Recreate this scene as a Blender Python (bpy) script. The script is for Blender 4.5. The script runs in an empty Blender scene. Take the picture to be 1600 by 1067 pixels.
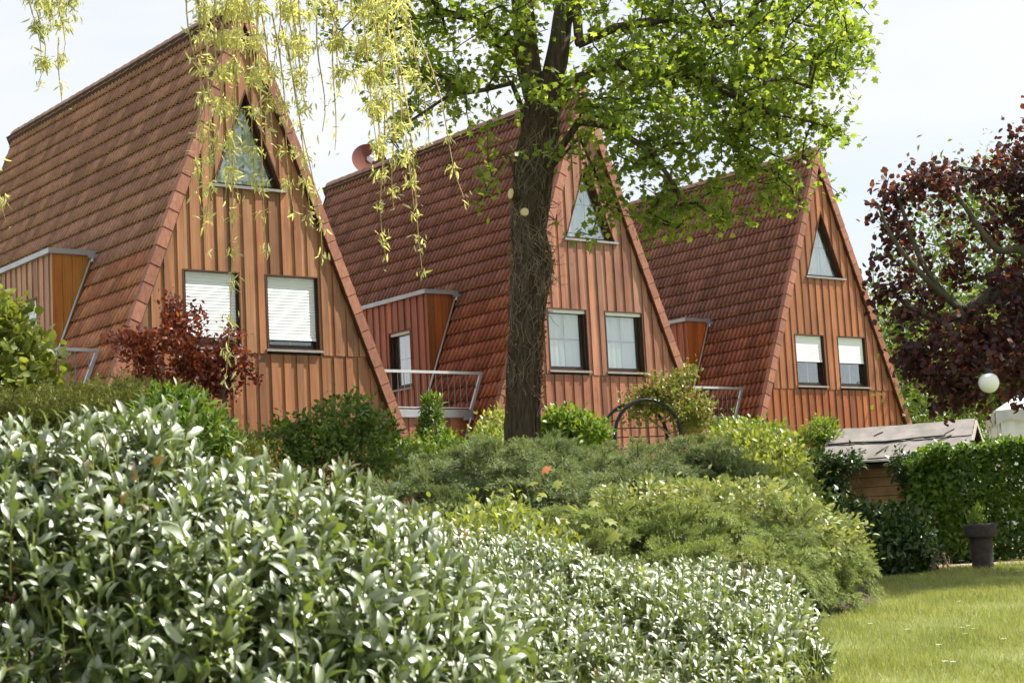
import bpy, math, random
import numpy as np
from mathutils import Vector, Matrix

random.seed(7)
RNG = np.random.default_rng(11)
SC = bpy.context.scene
COL = SC.collection

# ---------------------------------------------------------------- camera
cam_data = bpy.data.cameras.new('camera')
cam_data.sensor_width = 36.0
cam_data.lens = 36.0 * 2752.07 / 1600.0
cam_data.clip_start = 0.1
cam_data.clip_end = 3000.0
cam = bpy.data.objects.new('camera', cam_data)
COL.objects.link(cam)
cam.matrix_world = (Matrix.Translation((0, 0, 1.27)) @ Matrix.Rotation(math.pi / 2 + 0.12453, 4, 'X')
                    @ Matrix.Rotation(-0.05365, 4, 'Z'))
cam_data.dof.use_dof = True
cam_data.dof.focus_distance = 27.0
cam_data.dof.aperture_fstop = 7.1
SC.camera = cam

# ---------------------------------------------------------------- world and sun
SUN_EL = math.radians(52)
SUN_AZ = math.radians(15)          # measured from +X towards +Y: right of the view, a touch behind
sun_dir = Vector((math.cos(SUN_EL) * math.cos(SUN_AZ), math.cos(SUN_EL) * math.sin(SUN_AZ), math.sin(SUN_EL)))
world = bpy.data.worlds.new('World')
SC.world = world
world.use_nodes = True
nt = world.node_tree
nt.nodes.clear()
w_out = nt.nodes.new('ShaderNodeOutputWorld')
w_sky = nt.nodes.new('ShaderNodeTexSky')
w_sky.sky_type = 'NISHITA'
w_sky.sun_disc = False
w_sky.sun_elevation = SUN_EL
w_sky.sun_rotation = math.pi / 2 - SUN_AZ
w_bg = nt.nodes.new('ShaderNodeBackground')
w_bg.inputs['Strength'].default_value = 0.085
nt.links.new(w_sky.outputs[0], w_bg.inputs[0])
w_cl = nt.nodes.new('ShaderNodeBackground')
w_cl.inputs['Color'].default_value = (0.94, 0.96, 0.98, 1)
w_cl.inputs['Strength'].default_value = 0.47
w_tc = nt.nodes.new('ShaderNodeTexCoord')
w_map = nt.nodes.new('ShaderNodeMapping')
w_map.inputs['Scale'].default_value = (1.6, 1.6, 4.5)
w_map.inputs['Location'].default_value = (0.4, 1.7, 0.2)
w_no = nt.nodes.new('ShaderNodeTexNoise')
w_no.inputs['Scale'].default_value = 1.5
w_no.inputs['Detail'].default_value = 7
w_no.inputs['Roughness'].default_value = 0.55
w_rp = nt.nodes.new('ShaderNodeMapRange')
w_rp.inputs['From Min'].default_value = 0.32
w_rp.inputs['From Max'].default_value = 0.62
w_rp.inputs['To Min'].default_value = 0.60
w_rp.inputs['To Max'].default_value = 1.0
w_mx = nt.nodes.new('ShaderNodeMixShader')
nt.links.new(w_tc.outputs['Generated'], w_map.inputs[0])
nt.links.new(w_map.outputs[0], w_no.inputs['Vector'])
nt.links.new(w_no.outputs[0], w_rp.inputs['Value'])
nt.links.new(w_rp.outputs[0], w_mx.inputs[0])
nt.links.new(w_bg.outputs[0], w_mx.inputs[1])
nt.links.new(w_cl.outputs[0], w_mx.inputs[2])
nt.links.new(w_mx.outputs[0], w_out.inputs[0])

sun_data = bpy.data.lights.new('sun', 'SUN')
sun_data.energy = 4.7
sun_data.angle = math.radians(0.6)
sun_data.color = (1.0, 0.945, 0.86)
sun = bpy.data.objects.new('sun', sun_data)
COL.objects.link(sun)
sun.rotation_euler = sun_dir.to_track_quat('Z', 'Y').to_euler()
sun.location = (30, 0, 40)

SC.view_settings.view_transform = 'Standard'
SC.view_settings.look = 'None'
SC.view_settings.exposure = 1.16
SC.view_settings.gamma = 1.0
SC.view_settings.use_curve_mapping = False
SC.cycles.max_bounces = 5
SC.cycles.diffuse_bounces = 3
SC.cycles.glossy_bounces = 2
SC.cycles.transmission_bounces = 4
SC.cycles.transparent_max_bounces = 8
SC.cycles.adaptive_threshold = 0.03
SC.cycles.sample_clamp_indirect = 6.0

# ---------------------------------------------------------------- materials
class Nodes:
    def __init__(self, name):
        self.m = bpy.data.materials.new(name)
        self.m.use_nodes = True
        self.t = self.m.node_tree
        self.b = self.t.nodes['Principled BSDF']
        self.out = self.t.nodes['Material Output']
    def new(self, kind, **kw):
        n = self.t.nodes.new('ShaderNode' + kind)
        for k, v in kw.items():
            if hasattr(n, k) and k not in n.inputs: setattr(n, k, v)
            else: n.inputs[k].default_value = v
        return n
    def link(self, a, b): self.t.links.new(a, b)
    def noise(self, vec, scale, detail=4, rough=0.55):
        n = self.new('TexNoise'); n.inputs['Scale'].default_value = scale
        n.inputs['Detail'].default_value = detail; n.inputs['Roughness'].default_value = rough
        if vec is not None: self.link(vec, n.inputs['Vector'])
        return n.outputs[0]
    def mapping(self, vec, scale=(1, 1, 1)):
        n = self.new('Mapping'); n.inputs['Scale'].default_value = scale
        self.link(vec, n.inputs[0]); return n.outputs[0]
    def ramp(self, fac, stops):
        n = self.new('ValToRGB'); e = n.color_ramp.elements
        while len(e) > 1: e.remove(e[0])
        e[0].position = stops[0][0]; e[0].color = (*stops[0][1], 1)
        for p, c in stops[1:]:
            k = e.new(p); k.color = (*c, 1)
        self.link(fac, n.inputs[0]); return n.outputs[0]
    def mix(self, fac, a, b, mode='MIX'):
        n = self.new('Mix'); n.data_type = 'RGBA'; n.blend_type = mode
        for v, s in ((fac, n.inputs[0]), (a, n.inputs[6]), (b, n.inputs[7])):
            if isinstance(v, (int, float)): s.default_value = v
            elif isinstance(v, tuple): s.default_value = (*v, 1)
            else: self.link(v, s)
        return n.outputs[2]
    def math(self, op, a, b=0.5):
        n = self.new('Math'); n.operation = op
        for v, s in ((a, n.inputs[0]), (b, n.inputs[1])):
            if isinstance(v, (int, float)): s.default_value = v
            else: self.link(v, s)
        return n.outputs[0]
    def bump(self, height, strength=0.4, dist=0.02):
        n = self.new('Bump'); n.inputs['Strength'].default_value = strength
        n.inputs['Distance'].default_value = dist
        self.link(height, n.inputs['Height']); self.link(n.outputs[0], self.b.inputs['Normal'])

def leaf_mat(name, stops, rough=0.42, transl=0.35, spec=0.5, tcol=1.5, wax=False):
    """one leaf, one colour out of a ramp; part of the light goes through the blade"""
    N = Nodes(name)
    geo = N.new('NewGeometry'); inf = N.new('ObjectInfo')
    r = N.math('FRACT', N.math('ADD', geo.outputs['Random Per Island'], inf.outputs['Random']))
    big = N.noise(geo.outputs['Position'], 1.3, 2)
    r2 = N.math('ADD', N.math('MULTIPLY', r, 0.7), N.math('MULTIPLY', N.math('SUBTRACT', big, 0.35), 0.9))
    c = N.ramp(r2, stops)
    N.link(c, N.b.inputs['Base Color'])
    N.b.inputs['Roughness'].default_value = rough
    N.b.inputs['Specular IOR Level'].default_value = spec
    if wax: N.b.inputs['IOR'].default_value = 2.0
    tr = N.new('BsdfTranslucent')
    c2 = N.mix(1.0, c, (tcol * 1.1, tcol, tcol * 0.5), 'MULTIPLY')
    N.link(c2, tr.inputs['Color'])
    mx = N.new('MixShader'); mx.inputs[0].default_value = transl
    N.link(N.b.outputs[0], mx.inputs[1]); N.link(tr.outputs[0], mx.inputs[2])
    N.link(mx.outputs[0], N.out.inputs['Surface'])
    return N.m

def plain_mat(name, col, rough=0.6, metal=0.0, var=0.15, scale=6.0, bump=0.0, spec=0.4):
    N = Nodes(name)
    tc = N.new('TexCoord')
    n = N.noise(tc.outputs['Object'], scale, 5)
    lo = tuple(max(0, x * (1 - var)) for x in col); hi = tuple(min(1, x * (1 + var)) for x in col)
    N.link(N.ramp(n, [(0.3, lo), (0.7, hi)]), N.b.inputs['Base Color'])
    N.b.inputs['Roughness'].default_value = rough
    N.b.inputs['Metallic'].default_value = metal
    N.b.inputs['Specular IOR Level'].default_value = spec
    if bump: N.bump(N.noise(tc.outputs['Object'], scale * 8, 4), bump, 0.01)
    return N.m

def wood_mat(name, rough=0.45):
    """vertical stained boards; every board carries its tone in the object colour"""
    N = Nodes(name)
    geo = N.new('NewGeometry'); inf = N.new('ObjectInfo'); tc = N.new('TexCoord')
    off = N.new('VectorMath'); off.operation = 'ADD'
    comb = N.new('CombineXYZ'); N.link(N.math('MULTIPLY', inf.outputs['Random'], 60.0), comb.inputs[0])
    N.link(N.math('MULTIPLY', inf.outputs['Random'], 37.0), comb.inputs[2])
    N.link(tc.outputs['Object'], off.inputs[0]); N.link(comb.outputs[0], off.inputs[1])
    g1 = N.noise(N.mapping(off.outputs[0], (38, 38, 1.4)), 1.0, 6, 0.6)
    g2 = N.noise(N.mapping(off.outputs[0], (9, 9, 0.55)), 1.0, 4, 0.55)
    knots = N.new('TexVoronoi'); knots.inputs['Scale'].default_value = 1.0
    N.link(N.mapping(off.outputs[0], (7, 7, 1.7)), knots.inputs['Vector'])
    kn = N.ramp(knots.outputs['Distance'], [(0.03, (0.45, 0.4, 0.4)), (0.11, (1, 1, 1))])
    c = N.mix(1.0, inf.outputs['Color'], N.ramp(g1, [(0.22, (0.60, 0.55, 0.53)), (0.5, (1.0, 1.0, 1.0)), (0.78, (1.2, 1.19, 1.18))]), 'MULTIPLY')
    c = N.mix(1.0, c, N.ramp(g2, [(0.28, (0.8, 0.76, 0.74)), (0.7, (1.1, 1.1, 1.12))]), 'MULTIPLY')
    c = N.mix(0.85, c, kn, 'MULTIPLY')
    blot = N.noise(N.mapping(tc.outputs['Object'], (1.1, 1.1, 0.8)), 1.0, 5, 0.6)
    c = N.mix(1.0, c, N.ramp(blot, [(0.30, (0.74, 0.68, 0.64)), (0.5, (1, 1, 1)), (0.72, (1.14, 1.16, 1.2))]), 'MULTIPLY')
    N.link(c, N.b.inputs['Base Color'])
    N.b.inputs['Roughness'].default_value = rough
    N.b.inputs['Specular IOR Level'].default_value = 0.45
    N.bump(g1, 0.25, 0.006)
    return N.m

def tile_mat(name, cols, lichen, crest=False):
    N = Nodes(name)
    geo = N.new('NewGeometry'); inf = N.new('ObjectInfo')
    r = N.math('FRACT', N.math('ADD', geo.outputs['Random Per Island'], N.math('MULTIPLY', inf.outputs['Random'], 7.0)))
    pos = geo.outputs['Position']
    patch = N.noise(pos, 0.75, 4)
    c = N.ramp(N.math('ADD', N.math('MULTIPLY', r, 0.55), N.math('MULTIPLY', patch, 0.5)), cols)
    fine = N.noise(N.mapping(pos, (1, 1, 0.35)), 22, 6, 0.65)
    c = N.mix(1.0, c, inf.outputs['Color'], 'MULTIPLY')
    c = N.mix(1.0, c, N.ramp(fine, [(0.25, (0.55, 0.52, 0.52)), (0.6, (1.05, 1.03, 1.02)), (0.8, (1.35, 1.25, 1.15))]), 'MULTIPLY')
    if crest:                       # painted roll shading: channels darkened, crests lightened in the colour
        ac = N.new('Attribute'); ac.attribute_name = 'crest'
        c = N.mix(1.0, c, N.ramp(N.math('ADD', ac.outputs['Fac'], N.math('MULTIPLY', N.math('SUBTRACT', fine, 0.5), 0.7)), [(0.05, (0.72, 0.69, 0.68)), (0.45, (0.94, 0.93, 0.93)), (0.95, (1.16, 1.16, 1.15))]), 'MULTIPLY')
    spots = N.noise(pos, 9.0, 8, 0.7)
    big = N.noise(pos, 0.5, 3)
    f = N.math('MULTIPLY', N.ramp(spots, [(0.56, (0, 0, 0)), (0.72, (1, 1, 1))]), N.ramp(big, [(0.4, (lichen * 0.35,) * 3), (0.65, (lichen,) * 3)]))
    c = N.mix(f, c, (0.36, 0.22, 0.09))
    at = N.new('Attribute'); at.attribute_name = 'edge'
    e = N.math('MULTIPLY', N.math('POWER', at.outputs['Fac'], 5.0), N.ramp(N.noise(pos, 14.0, 6, 0.65), [(0.42, (0, 0, 0)), (0.62, (lichen,) * 3)]))
    c = N.mix(e, c, (0.40, 0.255, 0.125))
    N.link(c, N.b.inputs['Base Color'])
    N.b.inputs['Roughness'].default_value = 0.62
    N.b.inputs['Specular IOR Level'].default_value = 0.35
    N.bump(fine, 0.3, 0.006)
    return N.m

M = {}
M['boards'] = wood_mat('stained_boards')
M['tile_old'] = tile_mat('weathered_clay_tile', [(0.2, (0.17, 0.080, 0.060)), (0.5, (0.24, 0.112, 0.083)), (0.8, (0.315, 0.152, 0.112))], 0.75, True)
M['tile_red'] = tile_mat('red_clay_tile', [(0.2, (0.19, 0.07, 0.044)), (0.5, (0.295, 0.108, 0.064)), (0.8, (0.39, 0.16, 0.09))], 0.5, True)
M['verge'] = tile_mat('verge_clay_tile', [(0.2, (0.25, 0.102, 0.064)), (0.6, (0.33, 0.138, 0.086)), (0.9, (0.40, 0.175, 0.112))], 0.2)
M['ridge'] = tile_mat('ridge_clay_tile', [(0.2, (0.26, 0.14, 0.10)), (0.6, (0.33, 0.19, 0.14)), (0.9, (0.40, 0.27, 0.2))], 0.8)
M['sheath'] = plain_mat('dark_sheathing', (0.055, 0.022, 0.012), 0.8)
M['frame'] = plain_mat('dark_brown_frame', (0.035, 0.020, 0.015), 0.35, var=0.2, scale=14)
M['reveal'] = plain_mat('brown_reveal_board', (0.09, 0.036, 0.018), 0.5, var=0.25, scale=9)
M['sill'] = plain_mat('grey_metal_sill', (0.33, 0.32, 0.31), 0.42, 0.55, 0.12, 12)
M['zinc'] = plain_mat('zinc_sheet', (0.42, 0.43, 0.45), 0.4, 0.6, 0.12, 4)
M['rail'] = plain_mat('galvanised_steel', (0.55, 0.56, 0.58), 0.42, 0.5, 0.1, 15)
M['rod'] = plain_mat('thin_steel_rod', (0.22, 0.21, 0.21), 0.5, 0.5, 0.1, 15)
M['shutter'] = plain_mat('cream_shutter', (0.77, 0.80, 0.84), 0.4, var=0.03, scale=3)
M['curtain'] = plain_mat('white_curtain', (0.82, 0.83, 0.85), 0.8, var=0.03, scale=4)
M['muntin'] = plain_mat('pale_muntin', (0.36, 0.37, 0.39), 0.5, var=0.05)
M['dish'] = plain_mat('brick_red_dish', (0.14, 0.042, 0.03), 0.85, var=0.08, scale=2)
M['lnb'] = plain_mat('pale_plastic', (0.7, 0.7, 0.7), 0.5, var=0.06)
M['black_metal'] = plain_mat('dark_green_black_metal', (0.016, 0.02, 0.022), 0.32, 0.2, 0.3, 10)
M['globe'] = plain_mat('opal_globe', (0.82, 0.82, 0.80), 0.25, var=0.03, scale=3)
M['tent'] = plain_mat('white_tent_cloth', (0.80, 0.80, 0.82), 0.7, var=0.04, scale=2)
M['tent_shaded'] = plain_mat('shaded_tent_hem', (0.55, 0.54, 0.56), 0.7, var=0.06, scale=3)  # white valance, its shade painted into the cloth colour
M['felt'] = plain_mat('grey_roofing_felt', (0.235, 0.215, 0.198), 0.9, var=0.25, scale=5, bump=0.5)
M['felt_dark'] = plain_mat('dark_felt_edge', (0.05, 0.042, 0.038), 0.85, var=0.2, scale=5)
M['pot'] = plain_mat('dark_woven_planter', (0.045, 0.034, 0.032), 0.7, var=0.35, scale=20, bump=0.6)
M['soil'] = plain_mat('soil', (0.06, 0.044, 0.03), 0.95, var=0.3, scale=9, bump=0.6)
M['path'] = plain_mat('pale_sandy_edging', (0.46, 0.34, 0.27), 0.9, var=0.2, scale=7, bump=0.4)
M['twig'] = plain_mat('twig_bark', (0.10, 0.075, 0.05), 0.8, var=0.3, scale=20)
M['dry_twig'] = plain_mat('dry_pale_twig', (0.34, 0.26, 0.18), 0.85, var=0.3, scale=20)
M['ivy_dead'] = plain_mat('dead_ivy_stem', (0.20, 0.16, 0.115), 0.85, var=0.5, scale=5)
M['cut_wood'] = plain_mat('fresh_cut_wood', (0.74, 0.58, 0.36), 0.7, var=0.12, scale=30)
M['green_stem'] = plain_mat('green_stem', (0.16, 0.19, 0.05), 0.6, var=0.2, scale=10)
M['willow_twig'] = plain_mat('yellow_willow_twig', (0.34, 0.25, 0.09), 0.6, var=0.2, scale=10)
M['petal'] = plain_mat('daisy_petal', (0.8, 0.8, 0.76), 0.6, var=0.03)

def bark_mat(name, lo, hi, sc=1.0):
    N = Nodes(name); tc = N.new('TexCoord')
    n = N.noise(N.mapping(tc.outputs['Object'], (24 * sc, 24 * sc, 3.4 * sc)), 1.0, 7, 0.65)
    p = N.noise(tc.outputs['Object'], 1.6, 3)
    c = N.ramp(n, [(0.3, lo), (0.55, tuple((a + b) / 2 for a, b in zip(lo, hi))), (0.75, hi)])
    c = N.mix(N.ramp(p, [(0.5, (0, 0, 0)), (0.75, (0.5, 0.5, 0.5))]), c, (0.065, 0.075, 0.03))
    N.link(c, N.b.inputs['Base Color']); N.b.inputs['Roughness'].default_value = 0.9
    N.b.inputs['Specular IOR Level'].default_value = 0.2
    N.bump(n, 1.0, 0.05)
    return N.m
M['bark'] = bark_mat('furrowed_bark', (0.022, 0.016, 0.010), (0.17, 0.125, 0.082))
M['bark_smooth'] = bark_mat('smooth_grey_bark', (0.055, 0.05, 0.032), (0.15, 0.135, 0.09), 0.6)

M['laurel'] = leaf_mat('laurel_leaf', [(0.05, (0.16, 0.09, 0.03)), (0.08, (0.065, 0.100, 0.020)), (0.45, (0.105, 0.155, 0.032)), (0.8, (0.165, 0.225, 0.044)), (1.0, (0.28, 0.34, 0.07))], 0.50, 0.26, 1.0, 1.5, wax=True)
M['laurel_small'] = leaf_mat('small_laurel_leaf', [(0.05, (0.2, 0.11, 0.03)), (0.08, (0.08, 0.115, 0.024)), (0.45, (0.13, 0.185, 0.038)), (0.8, (0.205, 0.265, 0.052)), (1.0, (0.34, 0.38, 0.09))], 0.50, 0.28, 1.0, 1.5, wax=True)
M['oak'] = leaf_mat('oak_leaf', [(0.1, (0.085, 0.14, 0.024)), (0.45, (0.145, 0.215, 0.038)), (0.8, (0.22, 0.285, 0.055)), (1.0, (0.33, 0.38, 0.10))], 0.45, 0.58, 0.5, 1.75)
M['beech_red'] = leaf_mat('copper_beech_leaf', [(0.1, (0.030, 0.014, 0.019)), (0.45, (0.054, 0.019, 0.024)), (0.75, (0.095, 0.028, 0.03)), (1.0, (0.24, 0.08, 0.036))], 0.42, 0.4, 0.45, 1.8)
M['plum_red'] = leaf_mat('red_shrub_leaf', [(0.1, (0.10, 0.020, 0.014)), (0.5, (0.21, 0.044, 0.022)), (0.8, (0.33, 0.078, 0.028)), (1.0, (0.44, 0.14, 0.04))], 0.38, 0.35, 0.7, 1.4)
M['willow'] = leaf_mat('willow_leaf', [(0.1, (0.28, 0.32, 0.15)), (0.5, (0.42, 0.45, 0.23)), (0.9, (0.57, 0.57, 0.33))], 0.45, 0.55, 0.5, 1.6)
M['juniper'] = leaf_mat('juniper_needle', [(0.1, (0.11, 0.155, 0.065)), (0.45, (0.175, 0.23, 0.10)), (0.8, (0.26, 0.315, 0.15)), (1.0, (0.36, 0.40, 0.21))], 0.55, 0.25, 0.3, 1.2)
M['juniper_light'] = leaf_mat('light_juniper_needle', [(0.1, (0.14, 0.20, 0.06)), (0.5, (0.23, 0.295, 0.10)), (1.0, (0.38, 0.43, 0.18))], 0.55, 0.3, 0.3, 1.3)
M['thuja'] = leaf_mat('thuja_spray', [(0.1, (0.07, 0.095, 0.018)), (0.5, (0.13, 0.155, 0.03)), (1.0, (0.24, 0.25, 0.05))], 0.55, 0.25, 0.3, 1.2)
M['lime'] = leaf_mat('yellow_green_leaf', [(0.1, (0.13, 0.175, 0.032)), (0.5, (0.22, 0.27, 0.06)), (1.0, (0.36, 0.40, 0.13))], 0.4, 0.4, 0.5, 1.5)
M['green'] = leaf_mat('mid_green_leaf', [(0.1, (0.05, 0.10, 0.018)), (0.5, (0.105, 0.18, 0.03)), (1.0, (0.22, 0.30, 0.06))], 0.42, 0.35, 0.5, 1.5)
M['fresh'] = leaf_mat('fresh_green_leaf', [(0.1, (0.075, 0.15, 0.02)), (0.5, (0.14, 0.23, 0.03)), (1.0, (0.26, 0.33, 0.06))], 0.42, 0.4, 0.5, 1.5)
M['dark'] = leaf_mat('dark_green_leaf', [(0.1, (0.022, 0.05, 0.012)), (0.5, (0.042, 0.085, 0.018)), (1.0, (0.09, 0.15, 0.03))], 0.38, 0.2, 0.55, 1.3)
M['hedge'] = leaf_mat('hornbeam_leaf', [(0.1, (0.045, 0.10, 0.014)), (0.5, (0.09, 0.175, 0.022)), (1.0, (0.20, 0.29, 0.04))], 0.42, 0.4, 0.45, 1.5)
M['rose'] = leaf_mat('rose_leaf', [(0.05, (0.26, 0.10, 0.04)), (0.25, (0.17, 0.17, 0.04)), (0.6, (0.16, 0.21, 0.045)), (1.0, (0.32, 0.33, 0.10))], 0.4, 0.35, 0.5, 1.4)
M['far'] = leaf_mat('far_tree_leaf', [(0.1, (0.06, 0.11, 0.02)), (0.5, (0.11, 0.17, 0.035)), (1.0, (0.21, 0.26, 0.07))], 0.5, 0.4, 0.35, 1.5)
M['conifer'] = leaf_mat('far_conifer_needle', [(0.1, (0.018, 0.034, 0.018)), (1.0, (0.05, 0.075, 0.035))], 0.6, 0.1, 0.3, 1.0)
M['maple_y'] = leaf_mat('yellow_maple_leaf', [(0.1, (0.20, 0.25, 0.035)), (1.0, (0.34, 0.34, 0.06))], 0.42, 0.4, 0.45, 1.4)
M['maple_o'] = leaf_mat('orange_maple_leaf', [(0.1, (0.42, 0.13, 0.05)), (1.0, (0.5, 0.2, 0.07))], 0.42, 0.4, 0.45, 1.2)
M['dead_leaf'] = leaf_mat('dead_ivy_leaf', [(0.1, (0.22, 0.10, 0.05)), (1.0, (0.42, 0.24, 0.12))], 0.7, 0.2, 0.3, 1.1)
M['grass'] = leaf_mat('grass_blade', [(0.1, (0.185, 0.235, 0.07)), (0.5, (0.275, 0.32, 0.11)), (0.85, (0.38, 0.395, 0.165)), (1.0, (0.50, 0.46, 0.25))], 0.5, 0.35, 0.35, 1.3)

M['variegated'] = leaf_mat('variegated_ivy_leaf', [(0.1, (0.17, 0.22, 0.06)), (0.5, (0.28, 0.32, 0.12)), (1.0, (0.46, 0.47, 0.25))], 0.4, 0.3, 0.5, 1.3)
def ground_mat():
    N = Nodes('lawn_soil'); geo = N.new('NewGeometry')
    a = N.noise(geo.outputs['Position'], 1.3, 5); b = N.noise(geo.outputs['Position'], 28, 5)
    c = N.mix(0.5, N.ramp(a, [(0.3, (0.17, 0.21, 0.06)), (0.7, (0.26, 0.285, 0.095))]), N.ramp(b, [(0.3, (0.10, 0.13, 0.03)), (0.7, (0.25, 0.27, 0.09))]))
    N.link(c, N.b.inputs['Base Color']); N.b.inputs['Roughness'].default_value = 0.9
    N.bump(b, 0.6, 0.03)
    return N.m
M['ground'] = ground_mat()

def glass_mat():
    N = Nodes('window_glass')
    lw = N.new('LayerWeight'); lw.inputs['Blend'].default_value = 0.5
    fac = N.math('ADD', N.math('MULTIPLY', N.math('POWER', lw.outputs['Facing'], 1.6), 0.6), 0.09)
    gl = N.new('BsdfGlossy'); gl.inputs['Roughness'].default_value = 0.015
    gl.inputs['Color'].default_value = (0.97, 0.985, 1, 1)
    tr = N.new('BsdfTransparent'); tr.inputs['Color'].default_value = (0.90, 0.93, 0.93, 1)
    mx = N.new('MixShader')
    N.link(fac, mx.inputs[0]); N.link(tr.outputs[0], mx.inputs[1]); N.link(gl.outputs[0], mx.inputs[2])
    N.link(mx.outputs[0], N.out.inputs['Surface'])
    return N.m
M['glass'] = glass_mat()

# ---------------------------------------------------------------- mesh helpers
def mesh_from(name, V, F, mat, smooth=False):
    me = bpy.data.meshes.new(name)
    if isinstance(F, np.ndarray):
        V = np.asarray(V, dtype=np.float32); n, k = F.shape
        me.vertices.add(len(V)); me.vertices.foreach_set('co', V.ravel())
        me.loops.add(n * k); me.loops.foreach_set('vertex_index', F.astype(np.int32).ravel())
        me.polygons.add(n)
        me.polygons.foreach_set('loop_start', np.arange(0, n * k, k, dtype=np.int32))
        me.polygons.foreach_set('loop_total', np.full(n, k, dtype=np.int32))
        me.update(calc_edges=True); me.validate()
    else:
        me.from_pydata([tuple(v) for v in V], [], F); me.update()
    me.materials.append(mat)
    if smooth: me.polygons.foreach_set('use_smooth', np.ones(len(me.polygons), dtype=bool))
    return me

def link(name, me, parent=None, loc=None, color=None, kind=None, mat4=None):
    o = bpy.data.objects.new(name, me)
    COL.objects.link(o)
    if parent is not None: o.parent = parent
    if loc is not None: o.location = loc
    if mat4 is not None: o.matrix_local = mat4
    if color is not None: o.color = (*color, 1)
    if kind: o['kind'] = kind
    return o

def thing(name, label, cat, loc=(0, 0, 0), rz=0.0, group=None):
    o = bpy.data.objects.new(name, None); COL.objects.link(o)
    o.location = loc; o.rotation_euler = (0, 0, rz); o.empty_display_size = 0.2
    o['label'] = label; o['category'] = cat
    if group: o['group'] = group
    return o

def tag(o, label, cat, group=None):
    o['label'] = label; o['category'] = cat
    if group: o['group'] = group
    return o

class MB:
    """collects simple solids into one mesh"""
    def __init__(self): self.V = []; self.F = []
    def add(self, V, F):
        b = len(self.V); self.V += [tuple(v) for v in V]; self.F += [tuple(i + b for i in f) for f in F]; return self
    def box(self, x0, x1, y0, y1, z0, z1):
        V = [(x0, y0, z0), (x1, y0, z0), (x1, y1, z0), (x0, y1, z0), (x0, y0, z1), (x1, y0, z1), (x1, y1, z1), (x0, y1, z1)]
        return self.add(V, [(0, 3, 2, 1), (4, 5, 6, 7), (0, 1, 5, 4), (1, 2, 6, 5), (2, 3, 7, 6), (3, 0, 4, 7)])
    def bar(self, a, b, w, h, up=(0, 0, 1)):
        a = Vector(a); b = Vector(b); d = (b - a).normalized(); u = Vector(up)
        if abs(d.dot(u)) > 0.99: u = Vector((0, 1, 0))
        r = d.cross(u).normalized(); n = r.cross(d)
        V = []
        for p in (a, b):
            for i, j in ((-1, -1), (1, -1), (1, 1), (-1, 1)): V.append(p + r * (i * w / 2) + n * (j * h / 2))
        return self.add(V, [(0, 1, 2, 3), (7, 6, 5, 4), (0, 4, 5, 1), (1, 5, 6, 2), (2, 6, 7, 3), (3, 7, 4, 0)])
    def tube(self, pts, rad, n=8, cap=True):
        V, F = tube_arrays(pts, rad, n)
        b = len(V)
        F = [tuple(f) for f in F]
        if cap: F += [tuple(range(n))[::-1], tuple(range(b - n, b))]
        return self.add(V, F)
    def poly_prism(self, pts2, y0, y1):
        """polygon in the xz plane (counter-clockwise seen from the front) pushed from y0 back to y1"""
        n = len(pts2); V = [(x, y0, z) for x, z in pts2] + [(x, y1, z) for x, z in pts2]
        F = [tuple(range(n)), tuple(range(n, 2 * n))[::-1]]
        for i in range(n): j = (i + 1) % n; F.append((i, n + i, n + j, j))
        return self.add(V, F)
    def mesh(self, name, mat, smooth=False): return mesh_from(name, self.V, self.F, mat, smooth)
    def build(self, name, mat, parent=None, smooth=False, **kw): return link(name, self.mesh(name, mat, smooth), parent, **kw)

def tube_arrays(pts, rad, n=8):
    P = np.array(pts, float); m = len(P)
    rad = np.full(m, rad) if np.isscalar(rad) else np.array(rad, float)
    T = np.gradient(P, axis=0); T /= np.linalg.norm(T, axis=1)[:, None] + 1e-9
    ref = np.array([0.31, 0.95, 0.05]) if abs(T[0] @ np.array([0.31, 0.95, 0.05])) < 0.9 else np.array([1.0, 0, 0])
    A = np.cross(T, ref); A /= np.linalg.norm(A, axis=1)[:, None] + 1e-9
    B = np.cross(T, A)
    th = np.linspace(0, 2 * np.pi, n, endpoint=False)
    V = (P[:, None, :] + rad[:, None, None] * (np.cos(th)[None, :, None] * A[:, None, :] + np.sin(th)[None, :, None] * B[:, None, :])).reshape(-1, 3)
    i = np.arange(m - 1)[:, None] * n; j = np.arange(n)[None, :]; k = (j + 1) % n
    F = np.stack([i + j, i + n + j, i + n + k, i + k], -1).reshape(-1, 4)
    return V, F

def join_np(parts):
    Vs, Fs, b = [], [], 0
    for V, F in parts:
        Vs.append(V); Fs.append(F + b); b += len(V)
    return np.concatenate(Vs), np.concatenate(Fs)

# ---------------------------------------------------------------- leaves
def unit(a): return a / (np.linalg.norm(a, axis=-1, keepdims=True) + 1e-9)

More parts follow.
